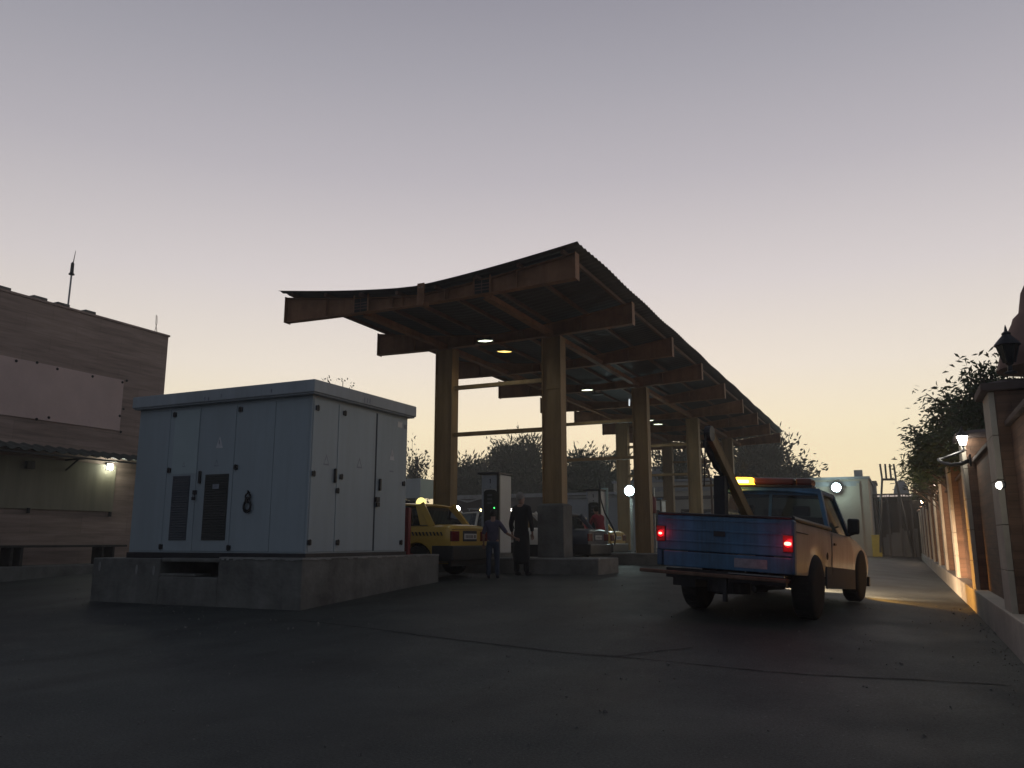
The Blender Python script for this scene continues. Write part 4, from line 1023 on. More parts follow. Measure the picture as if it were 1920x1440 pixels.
# ------------------------------------------------------------------ boundary wall on the right with lanterns
FXW = .95
PYS = [5.35, 9.85, 14.35, 18.85, 23.35, 27.85, 32.35, 36.85, 41.35, 45.85, 50.35]
def build_fence():
    f = empty('boundary_wall', (1.2, 28, 0), 0, 'long brown brick boundary wall with tall stone faced piers along the right side', 'wall')
    oy = -28; ox = -1.2
    def B(mb, name, mt, bevel=0., par=f):
        for i, v in enumerate(mb.v): mb.v[i] = (v[0]+ox, v[1]+oy, v[2])
        return mb.build(name, mt, par, bevel=bevel)
    zt = 2.68
    pn = MB(); pn.box(FXW+.17, FXW+.42, -.2, 53, -.2, 2.30); B(pn, 'brick_panel', M['fence_brick'])
    B(MB().box(FXW+.12, FXW+.47, -.2, 53, 2.301, 2.36), 'wall_coping', M['fence_cap'], .01)
    B(MB().box(FXW-.03, FXW+.168, -.2, 53, -.2, .40), 'stone_plinth', M['fence_stone'], .012)
    for y in [.85]+PYS:
        p = B(MB().box(FXW+.06, FXW+.55, y+.0, y+.66, -.2, zt), 'pier', M['fence_brick'], .006)
        st = MB(); n = 6; z0 = -.1
        for i in range(n):
            za = z0+(zt-z0)*i/n; zb = z0+(zt-z0)*(i+1)/n-.006
            st.box(FXW, FXW+.058, y+.02, y+.64, za, zb)
        B(st, 'stone_facing', M['fence_stone'], .004, par=p)
        c = MB(); c.box(FXW-.07, FXW+.60, y-.07, y+.73, zt+.001, zt+.08)
        c.hexa([(FXW-.03, y-.03, zt+.08), (FXW+.56, y-.03, zt+.08), (FXW+.56, y+.69, zt+.08), (FXW-.03, y+.69, zt+.08)], [(FXW+.18, y+.2, zt+.15), (FXW+.36, y+.2, zt+.15), (FXW+.36, y+.46, zt+.15), (FXW+.18, y+.46, zt+.15)])
        B(c, 'pier_cap', M['fence_cap'], .008, par=p)
build_fence()
def lantern(x, y, z, sc, lit, label, warm=False, energy=8, arm=True):
    e = empty('wall_lantern', (x, y, z), 0, label, 'lantern', 'lanterns along the boundary wall'); e.scale = (sc, sc, sc)
    m = MB(); m.lathe([(.075, 0), (.075, .012), (.03, .03), (.025, .10), (.045, .12), (.05, .135)], (0, 0, 0), 'z', 12); m.build('lamp_stem', M['dark_metal'], e, smooth=True)
    g = MB(); g.lathe([(.065, .137), (.125, .36)], (0, 0, 0), 'z', 6); g.build('lamp_glass', (M['e_fence_warm'] if warm else M['e_fence']) if lit else M['window_dark'], e)
    fr = MB()
    for k in range(6):
        a = 2*math.pi*k/6; fr.tube([(.066*math.cos(a), .066*math.sin(a), .136), (.128*math.cos(a), .128*math.sin(a), .362)], .008, 5)
    fr.build('lamp_frame', M['dark_metal'], e)
    t = MB(); t.lathe([(.155, .363), (.15, .38), (.10, .44), (.055, .49), (.05, .50), (.055, .52), (.02, .55), (.012, .60), (0, .64)], (0, 0, 0), 'z', 12); t.build('lamp_cap', M['dark_metal'], e, smooth=True)
    if lit:
        light('POINT', (x-.17*sc, y-.14*sc, z+.22*sc), energy, (1, .72, .45) if warm else (1, .95, .80), .05)
lantern(1.16, 9.7, 2.83, .82, False, 'dark unlit lantern standing on the nearest wall pier at the right edge')
p = PY(1806, 838, 14.2)
lantern(p.x, 14.2, p.z-.06, .62, True, 'bright lit lantern on the second wall pier from the camera', energy=11)
p = PY(1757, 903, 27.85); lantern(p.x, 27.75, p.z-.12, .6, True, 'lit lantern on a middle pier below the tree', energy=34)
p = PY(1730, 944, 46.0); lantern(p.x, 46, p.z-.12, .75, True, 'pinkish lit lantern on a far wall pier, the lower of two close lights', True, 45)
p = PY(1733, 938, 50.3); lantern(p.x, 50.3, p.z-.12, .6, True, 'pinkish lit lantern on the farthest wall pier, the upper of two close lights', True, 45)
# low bright spot on the nearest pier, modelled as a lamp
q = PX(1886, 909, FXW); bl = empty('bright_spot_lamp', (FXW, q.y+.05, q.z), 0, 'small bright spot modelled as a lamp, low on the stone face of the nearest pier', 'wall lamp')
MB().box(-.04, 0, -.09, .09, -.03, .03).build('lamp_housing', M['dark_metal'], bl, bevel=.01)
MB().lathe([(0, -.035), (.035, -.03), (.05, -.01), (.05, 0)], (-.041, 0, 0), 'x', 14, sc=(1, 2.2, .7)).build('lamp_bulb', M['e_fence'], bl, smooth=True)
light('POINT', (FXW-.16, q.y-.02, q.z-.02), 1.5, (1, .96, .78), .04)
# carved stone finial behind the dark lantern
fc = PY(1965, 690, 10.15); fz = lambda y: PY(1965, y, 10.15).z-fc.z
fn = MB().lathe([(.48, 0), (.46, .06), (.40, fz(640)), (.29, fz(602)), (.27, fz(592)), (.21, fz(582)), (.17, fz(545)), (.115, fz(526)), (.05, fz(504)), (0, fz(498))], (0, 0, 0), 'z', 20).build('stone_finial', mat('pink_stone', (.22, .14, .12), .85, 3, .3, bump=.3, bscale=10), None, smooth=True)
fn.location = (fc.x, 10.15, fc.z); tag(fn, 'pinkish brown stone finial on the nearest pier behind the dark lantern', 'finial')
# scroll bracket on the second pier
q = PX(1821, 863, FXW); p = PY(1806, 838, 14.2)
br = empty('scroll_bracket', (FXW, q.y, q.z), 0, 'curled black iron bracket on the second wall pier below its lantern', 'bracket')
MB().lathe([(.05, 0), (.05, -.02), (.02, -.03)], (0, 0, 0), 'x', 12, sc=(1, 1, 1.7)).build('back_plate', M['dark_metal'], br)
e2 = Vector((p.x-FXW, 14.2-q.y, p.z-.06-q.z)); MB().tube([(-.02, 0, 0), (-.10, e2.y*.1, -.03), (-.22, e2.y*.3, -.02), (-.33, e2.y*.5, .04), (-.36, e2.y*.7, .11), (-.28, e2.y*.9, .15), (e2.x, e2.y, e2.z)], [.03, .028, .025, .022, .02, .02, .022], 8).build('scroll', M['dark_metal'], br, smooth=True)

# ------------------------------------------------------------------ background buildings
def facade(name, label, px0, px1, py_top, Y, depth, mt, cat='building', zb=.2, extra=None):
    pa = PY(px0, py_top, Y); pb = PY(px1, py_top, Y); zt = (pa.z+pb.z)/2
    e = empty(name, ((pa.x+pb.x)/2, Y, .4), 0, label, cat)
    c = e.location; w_ = (pb.x-pa.x)/2
    MB().box(-w_, w_, 0, depth, zb-.4, zt-.4).build('wall', M[mt], e, bevel=.02)
    MB().box(-w_-.08, w_+.08, -.08, depth+.08, zt-.4+.002, zt-.4+.14).build('roof_edge', M['render_grey'] if mt != 'render_grey' else M['concrete'], e)
    def put(name_, x0, x1, y0, y1, m_, pr=.03, th=.03, bev=0., par=e):
        A = PY(x0, y0, Y); Bp = PY(x1, y1, Y)
        return MB().box(A.x-c.x, Bp.x-c.x, -pr-th, -pr, Bp.z-.4, A.z-.4).build(name_, M[m_], par, bevel=bev)
    if extra: extra(put, e, c, zt)
    return e
def exE(put, e, c, zt):
    put('cornice', 1402, 1612, 908, 911, 'render_grey', 0, .05)
    put('window', 1432, 1470, 955, 990, 'window_dark', 0, .02); put('window', 1590, 1606, 960, 985, 'window_dark', 0, .02) if False else None
    put('pilaster', 1611, 1616, 906, 1036, 'render_beige', 0, .08)
eb = facade('service_building', 'beige rendered flat roofed building behind the tow truck cab', 1398, 1628, 901, 50, 9, 'render_beige', extra=exE)
def exD(put, e, c, zt):
    put('string_course', 1200, 1396, 914, 918, 'concrete_light', 0, .06)
    put('string_course', 1200, 1396, 932, 934, 'render_dark', 0, .03)
    for a, b_ in ((1277, 1300), (1318, 1338)):
        w_ = put('window', a, b_, 955, 985, 'window_dark', 0, .03)
        put('window_frame', a+4, b_-3, 961, 985, 'concrete_light', .031, .02, par=w_)
    put('door', 1233, 1244, 934, 1000, 'blue', 0, .04)
    put('door', 1246, 1252, 944, 1000, 'fascia_grey', 0, .04)
facade('shop_building', 'low beige building with a pale string course and dark windows seen through the canopy columns', 1150, 1397, 903, 49, 8, 'render_beige', extra=exD)
facade('rooftop_block', 'grey rooftop block rising above the low beige building', 1185, 1206, 884, 56, 4, 'render_grey', zb=3.5)
facade('rooftop_block', 'taller grey rooftop block stepping up beside the right canopy columns', 1222, 1256, 878, 57, 5, 'render_grey', zb=3.5)
def exB(put, e, c, zt):
    put('roof_flashing', 818, 1018, 930, 932, 'concrete_light', 0, .1)
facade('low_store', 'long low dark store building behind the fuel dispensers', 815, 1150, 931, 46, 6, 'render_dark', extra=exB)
facade('grey_annex', 'grey wall block with a pale ledge left of the far lit column', 1060, 1168, 934, 44, 3, 'render_grey')
# pale fascia canopy at left, its lit side put into a greener colour
def small_canopy():
    Y = 30; a = PY(700, 898, Y); b = PY(788, 898, Y); lo = PY(760, 934, Y)
    e = empty('kiosk_canopy', (b.x-2, Y+2, .45), 0, 'small flat roofed shelter with a grey fascia coloured paler green on its lit side behind the taxi', 'shelter')
    ox, oy, oz = -(b.x-2), -(Y+2), -.45
    def B(mb, n, mt):
        for i, v in enumerate(mb.v): mb.v[i] = (v[0]+ox, v[1]+oy, v[2]+oz)
        return mb.build(n, mt, e)
    zt = a.z-.05; zl = lo.z
    B(MB().box(a.x-2, b.x, Y, Y+.06, zl, zt), 'front_fascia', M['fascia_grey'])
    B(MB().box(b.x-.06, b.x, Y+.061, Y+2.4, zl, zt), 'side_fascia', M['fascia_lit'])
    B(MB().box(a.x-2, b.x-.061, Y+.061, Y+2.4, zl+.1, zl+.2), 'ceiling', M['fascia_grey'])
    for x, y in ((b.x-.3, Y+.3), (b.x-.3, Y+2.2), (b.x-3.2, Y+.3), (b.x-3.2, Y+2.2)):
        B(MB().box(x-.07, x+.07, y-.07, y+.07, .3, zl+.1), 'post', M['fascia_grey'])
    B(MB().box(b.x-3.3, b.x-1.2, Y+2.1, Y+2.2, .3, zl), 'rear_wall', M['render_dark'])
small_canopy()
# gabled shed roof line
def shed():
    Y = 38; L0 = PY(850, 934, Y); L1 = PY(876, 941, Y); L2 = PY(905, 934, Y)
    e = empty('butterfly_shed', (L1.x, Y, .45), 0, 'dark shed with a pale shallow valley roof line behind the first column', 'shed')
    m = MB()
    for a, b in ((L0, L1), (L1, L2)): m.bar((a.x-L1.x, 0, a.z-.45), (b.x-L1.x, 0, b.z-.45), .1, .06)
    m.build('roof_edge', M['concrete_light'], e)
    MB().add([(L0.x-L1.x, .05, -.2), (L2.x-L1.x, .05, -.2), (L2.x-L1.x, .05, L2.z-.5), (0, .05, L1.z-.5), (L0.x-L1.x, .05, L0.z-.5),
              (L0.x-L1.x, 4, -.2), (L2.x-L1.x, 4, -.2), (L2.x-L1.x, 4, L2.z-.5), (0, 4, L1.z-.5), (L0.x-L1.x, 4, L0.z-.5)],
             [(0, 1, 2, 3, 4), (5, 9, 8, 7, 6), (0, 5, 6, 1), (1, 6, 7, 2), (2, 7, 8, 3), (3, 8, 9, 4), (4, 9, 5, 0)]).build('wall', M['render_dark'], e)
shed()
# far gate yard at the end of the drive
def far_end():
    Y = 56; a = PY(1634, 934, Y); b = PY(1738, 945, Y); base = .3
    e = empty('open_shed', ((a.x+b.x)/2, Y, base), 0, 'dark open shed with pale eave lights at the far end of the drive', 'shed')
    cx = e.location.x; w_ = (b.x-a.x)/2; zt = a.z-base
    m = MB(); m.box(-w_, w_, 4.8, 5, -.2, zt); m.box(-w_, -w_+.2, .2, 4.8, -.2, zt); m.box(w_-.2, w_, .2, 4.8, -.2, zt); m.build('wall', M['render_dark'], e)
    m = MB(); m.box(-w_-.3, w_+.4, -.4, 5.1, zt+.002, zt+.22); m.build('roof', M['render_dark'], e)
    for i in range(5):
        x = -w_+.2+(2*w_-.4)*i/4; MB().box(x-.06, x+.06, 0, .12, -.2, zt).build('post', M['dark_metal'], e)
    m = MB(); rg = random.Random(3)
    x = -w_+.35
    while x < w_-.9:
        l_ = rg.uniform(.08, .3); m.box(x, x+l_, -.43, -.405, zt+.05, zt+.05+rg.uniform(.05, .11)); x += l_+rg.uniform(.02, .07)
    m.build('eave_lights', emis('eave_strip', (1, .85, .75), .45), e)
    m = MB(); rg = random.Random(9)
    for i in range(10):
        x = rg.uniform(-w_+.4, w_-.6); h = rg.uniform(.5, 1.7); m.box(x, x+rg.uniform(.2, .7), rg.uniform(1.5, 3), rg.uniform(3.2, 4.3), -.2, h)
    m.build('stacked_goods', M['render_grey'], e)
    d = PY(1688, 893, 68); e2 = empty('domed_building', (d.x, 72, .3), 0, 'distant low building with a shallow dome on its roof', 'building')
    aa = PY(1640, 926, 68); bb = PY(1704, 930, 68)
    MB().box(aa.x-d.x, bb.x-d.x, -4, 4, -.3, aa.z-.3).build('wall', M['render_grey'], e2)
    rr = (PY(1704, 930, 68).x-PY(1672, 930, 68).x)/2; hz_ = d.z-aa.z
    MB().lathe([(rr*math.cos(t), hz_*math.sin(t)) for t in frange(0, math.pi/2-.01, 8)], (0, 0, aa.z-.3), 'z', 24).build('dome', M['render_grey'], e2, smooth=True)
    g1 = facade('stepped_block', 'small grey parapet block just right of the beige building', 1629, 1641, 906, 57, 3, 'render_grey')
    # yellow bin
    q0 = PY(1637, 1005, 50); q1 = PY(1651, 1036, 50)
    yb = empty('yellow_bin', ((q0.x+q1.x)/2, 50, G(q0.x, 50)), 0, 'tall yellow box against the corner of the beige building', 'box')
    MB().box(-.24, .24, -.2, .2, 0, q0.z-G(q0.x, 50)).build('bin_body', M['yellow_bin'], yb, bevel=.03)
    MB().box(-.26, .26, -.22, .22, q0.z-G(q0.x, 50)+.001, q0.z-G(q0.x, 50)+.06).build('lid', M['yellow_bin'], yb, bevel=.02)
    # steel gantry frame
    Yg = 48
    def q(x, y): v = PY(x, y, Yg); return v
    c = q(1670, 900); e3 = empty('steel_gantry', (c.x, Yg, .3), 0, 'tall thin steel frame with four prongs at the top, at the end of the drive', 'steel frame')
    def T(x, y, dy=0): v = q(x, y); return (v.x-c.x, dy, v.z-.3)
    m = MB(); m.tube([T(1651, 1036), T(1651, 960), T(1654, 899)], .055, 8); m.build('leg', M['dark_metal'], e3)
    m = MB(); m.tube([T(1711, 1036), T(1692, 950), T(1679, 899)], .055, 8); m.build('leg', M['dark_metal'], e3)
    MB().tube([T(1653, 899), T(1680, 899)], .06, 8).build('crossbar', M['dark_metal'], e3)
    for x0, x1 in ((1654, 1650), (1662, 1659.5), (1671, 1668), (1680, 1675.5)): MB().tube([T(x0, 899), T(x1, 870)], .05, 7).build('prong', M['dark_metal'], e3)
    # roof tank
    q0 = PY(1601, 882, 53); q1 = PY(1618, 897, 53); zr = PY(1600, 901, 50).z
    e4 = empty('roof_tank', ((q0.x+q1.x)/2, 53, zr), 0, 'small grey box tank raised on a stand above the beige roof', 'tank')
    h0 = q1.z-zr; h1 = q0.z-zr; w_ = (q1.x-q0.x)/2
    m = MB(); m.box(-w_, w_, -w_, w_, h0+.08, h1); m.box(-w_*.75, w_*.75, -w_*.75, w_*.75, h0-.05, h0+.079); m.build('tank', M['fascia_grey'], e4, bevel=.02)
    m = MB()
    for sx in (-.5, .5):
        for sy_ in (-.5, .5): m.box(sx*w_-.02, sx*w_+.02, sy_*w_-.02, sy_*w_+.02, -.3, h0-.05)
    m.build('stand', M['galv'], e4)
far_end()
# distant antenna mast
pm = PY(1683, 930, 75); am = empty('roof_mast', (pm.x, 75, .3), 0, 'thin aerial mast behind the gantry frame', 'aerial')
ztm = PY(1683, 893, 75).z-.3; m = MB(); m.tube([(0, 0, 0), (0, 0, ztm)], .05, 6); m.build('mast', M['galv'], am)
m = MB(); m.bar((-.5, 0, ztm-.6), (.6, 0, ztm-.5), .05); m.bar((-.35, 0, ztm-1.1), (.4, 0, ztm-1.0), .05); m.build('aerial_arms', M['galv'], am)
# water tower ladder seen through the columns
def ladder():
    Y = 41; c = PY(1322, 905, Y); e = empty('steel_ladder', (c.x, Y, .45), 0, 'tapering steel ladder tower seen between the far right canopy columns', 'ladder')
    def T(x, y): v = PY(x, y, Y); return (v.x-c.x, 0, v.z-.45)
    MB().tube([T(1313, 842), T(1334, 904)], .045, 6).build('rail', M['rust'], e); MB().tube([T(1312, 842), T(1316, 904)], .045, 6).build('rail', M['rust'], e)
    for i in range(9):
        t = i/8.; a = Vector(T(1313, 846)).lerp(Vector(T(1333, 902)), t); b = Vector(T(1312.3, 846)).lerp(Vector(T(1316, 902)), t)
        b.x -= .25+.1*t; MB().tube([a, b], .03, 5).build('rung', M['rust'], e)
    for x in (-.2, .3): MB().box(x-.05, x+.05, -.05, .05, -.2, T(1316, 904)[2]).build('leg', M['rust'], e)
ladder()
# flood lights on poles / walls
def flood(px, py, Y, label, mount):
    q = PY(px, py, Y); e = empty('flood_light', q, 0, label, 'flood light', 'large white flood lights')
    r_ = .17 if Y < 40 else .24
    MB().lathe([(r_*.6, .12), (r_*1.15, .05), (r_*1.2, 0)], (0, 0, 0), 'y', 18).build('lamp_housing', M['dark_metal'], e)
    MB().lathe([(0, -.10), (r_*.5, -.085), (r_*.85, -.05), (r_, -.001)], (0, 0, 0), 'y', 20).build('lamp_bulb', M['e_cool'], e, smooth=True)
    if mount == 'pole':
        MB().tube([(0, .2, -q.z+.45), (0, .2, .1)], .06, 8).build('pole', M['concrete_light'], e); MB().bar((0, .2, 0), (0, .1, 0), .05).build('arm', M['dark_metal'], e)
    else: MB().bar((0, .1, 0), (0, 50-Y, 0), .05).build('arm', M['dark_metal'], e)
    light('POINT', (q.x, q.y-.45, q.z), 22 if mount == 'pole' else 60, (.72, 1, .96), .2)
flood(1180, 920, 27.6, 'glaring cool white flood light on a pale pole between the right canopy columns', 'pole')
flood(1568, 914, 49.6, 'glaring cool white flood light on the beige building above the tow truck', 'wall')
for i, (px, py, Y, rr, mt, lb) in enumerate(((857, 954, 26, .11, 'e_white', 'round white globe lamp just right of the lit yellow taxi'), (902, 956, 27, .05, 'e_warm', 'tiny yellow lamp left of the nearest fuel dispenser'), (960, 957, 27, .085, 'e_fence', 'small bright globe lamp between the nearest fuel dispenser and the person in black'))):
    q = PY(px, py, Y); g = empty('globe_lamp', (q.x, Y, .45), 0, lb, 'lamp', 'small globe lamps')
    MB().tube([(0, 0, 0), (0, 0, q.z-.45-rr)], .02, 6).build('lamp_post', M['dark_metal'], g)
    MB().lathe([(rr*math.cos(a), rr*math.sin(a)) for a in frange(-math.pi/2+.01, math.pi/2-.01, 11)], (0, 0, q.z-.45), 'z', 14).build('lamp_globe', M[mt], g, smooth=True)
# thin pole left of first column
q = PY(782, 905, 33); pp = empty('thin_pole', (q.x, 33, .45), 0, 'thin upright pole behind the pale shelter', 'pole'); MB().tube([(0, 0, 0), (0, 0, PY(782, 856, 33).z-.45)], .03, 6).build('shaft', M['dark_metal'], pp); MB().box(-.1, .1, -.1, .1, 0, .02).build('foot', M['dark_metal'], pp)

# ------------------------------------------------------------------ trees
def tree(loc, h, spread, n_limb, label, leafm='leaf', leaf=(.16, .05), per=16, seed=1, upright=.6, trunk_h=.3, droop=0., name='leafy_tree', low=.25, fork=4, dens=1.0, group='trees behind the station', trunk_r=.12, zmin=-9, lean=0):
    rg = random.Random(seed)
    e = empty(name, loc, 0, label, 'tree', group)
    tk = MB(); br = MB(); lf = MB()
    th = h*trunk_h
    bend = Vector((rg.uniform(-.1, .1), rg.uniform(-.1, .1), 0))*h*.3
    tk.tube([(0, 0, -.3), bend*.3+Vector((0, 0, th*.5)), bend*.6+Vector((0, 0, th)), bend+Vector((0, 0, h*.6))], [trunk_r, trunk_r*.8, trunk_r*.65, trunk_r*.2], 8)
    def leaves(p, d, n):
        for i in range(n if p.z > zmin else 0):
            o = Vector((rg.gauss(0, 1), rg.gauss(0, 1), rg.gauss(0, 1)))*leaf[0]*.9
            ax = (d*(1.2)+Vector((rg.gauss(0, .6), rg.gauss(0, .6), rg.gauss(0, .6)-droop*1.6))).normalized()
            sd = ax.cross(Vector((rg.gauss(0, 1), rg.gauss(0, 1), rg.gauss(0, 1)))).normalized()
            L_ = leaf[0]*rg.uniform(.6, 1.25); W2 = leaf[1]*rg.uniform(.7, 1.2)/2; c = p+o; nrm = ax.cross(sd)*L_*.08
            lf.add([c, c+ax*L_*.45+sd*W2+nrm, c+ax*L_+Vector((0, 0, -droop*L_*.3)), c+ax*L_*.45-sd*W2+nrm], [(0, 1, 2, 3)])
    for i in range(n_limb):
        t = rg.uniform(.45, 1.) if i > 1 else 1.
        base = bend*.6*t+Vector((0, 0, th*t if t < 1 else th+rg.uniform(0, .25)*h*.5))
        az = 2*math.pi*(i+rg.uniform(-.3, .3))/n_limb; el = rg.uniform(.35, 1.1)*upright+ (1-upright)*.3
        zt = h*rg.uniform(low+.35, 1.0); rad = spread*rg.uniform(.35, 1.)*math.sqrt(max(.08, 1-((zt/h-.62)/.5)**2))
        tip = Vector((rad*math.cos(az)+lean, rad*math.sin(az), zt)); mid = base.lerp(tip, .5)+Vector((math.cos(az)*rad*.12, math.sin(az)*rad*.12, -(1-upright)*h*.05))
        br.tube([base, base.lerp(mid, .6)+Vector((0, 0, .02)), mid, tip], [trunk_r*.42, trunk_r*.3, trunk_r*.2, .012], 5)
        for j in range(fork):
            s0 = mid.lerp(tip, rg.uniform(-.5, .75)); ln = h*rg.uniform(.10, .24)
            dd = ((tip-mid).normalized()*upright*1.3+Vector((rg.gauss(0, .7), rg.gauss(0, .7), rg.uniform(-.3, .5))*1 if False else (rg.gauss(0, .7), rg.gauss(0, .7), rg.uniform(-.35, .55)))).normalized()
            s1 = s0+dd*ln; s1.z = min(s1.z, h)
            br.tube([s0, s0.lerp(s1, .5)+Vector((0, 0, .03)), s1], [.03, .02, .008], 4, cap=False)
            for k in range(5): leaves(s0.lerp(s1, .15+.85*k/4), dd, int(per*dens*(.7+.5*rg.random())*.45))
        for k in range(4): leaves(mid.lerp(tip, .3+.7*k/3), (tip-mid).normalized(), int(per*dens*.4))
    tk.build('trunk', M['bark'], e, smooth=True); br.build('branches', M['bark'], e); lf.build('crown', M[leafm], e)
    return e
def tree_px(px0, px1, pytop, Y, label, **k):
    if Y > 30: k['dens'] = 1.7
    pc = PY((px0+px1)/2, 1010, Y); top = PY((px0+px1)/2, pytop, Y); z0 = G(pc.x, Y); sp = (PY(px1, 930, Y)-PY(px0, 930, Y)).length/2
    return tree((top.x, Y, z0), top.z-z0, sp, label=label, **k)
tree_px(768, 786, 826, 52, 'slim sparse tree just right of the pale blue cabinet', n_limb=11, per=12, seed=3, upright=.9, leaf=(.26, .12), fork=4)
tree_px(840, 914, 862, 55, 'dark bushy tree between the taxi and the nearest fuel dispenser', n_limb=22, per=22, seed=4, upright=.7, leaf=(.42, .12))
tree_px(900, 950, 848, 58, 'feathery tree directly behind the nearest fuel dispenser', n_limb=18, per=20, seed=5, upright=.9, leaf=(.42, .11))
tree_px(930, 1016, 826, 56, 'tallest feathery dark tree behind the grey haired person', n_limb=34, per=30, seed=6, upright=.9, leaf=(.42, .11), fork=5, low=.1)
tree_px(1000, 1040, 880, 60, 'low feathery tree just left of the near right column', n_limb=14, per=18, seed=12, upright=.8, leaf=(.4, .12))
tree_px(1050, 1185, 842, 52, 'broad dark tree between the near right column and the far lit column', n_limb=44, per=26, seed=7, upright=.75, leaf=(.38, .12), fork=6, low=.0)
tree_px(1236, 1316, 836, 58, 'leafy tree seen through the far canopy columns', n_limb=24, per=22, seed=8, upright=.6, leaf=(.40, .14), leafm='leaf2', fork=5)
tree_px(1362, 1502, 822, 60, 'round leafy tree beyond the end of the canopy', n_limb=44, per=22, seed=9, upright=.55, leaf=(.42, .15), leafm='leaf2', fork=6, low=.05)
tree_px(638, 660, 709, 22, 'leafy shoot just showing over the roof of the pale blue cabinet', n_limb=6, per=22, seed=10, upright=.9, leaf=(.10, .06), fork=3, name='young_tree')
# trees behind the boundary wall, large drooping leaves
def wtree(px, pytop, Y, sp, label, seed, nl=18, **k):
    top = PY(px, pytop, Y); return tree((1.75, Y, 0), top.z*.94, sp, nl, label, lean=top.x-1.75, trunk_h=.62, leafm='leaf3', leaf=(.15, .045), per=32, seed=seed, upright=.85, droop=.5, low=.33, fork=5, group='trees over the boundary wall', trunk_r=.07, zmin=2.75, **k)
wtree(1832, 660, 15.6, .26, 'tall tree with drooping leaves rising over the wall nearest the dark lantern', 21, 11)
wtree(1782, 720, 18.5, .34, 'dense tree with drooping leaves over the middle of the boundary wall', 22, 15)
wtree(1762, 776, 20.5, .50, 'lower bushy tree behind the lit second lantern', 23, 26)
wtree(1742, 822, 24.0, .60, 'dark rounded tree leaning past the wall toward the drive', 24, 28)
wtree(1733, 880, 33.0, .6, 'small tree near the far lit lanterns', 25, 16)

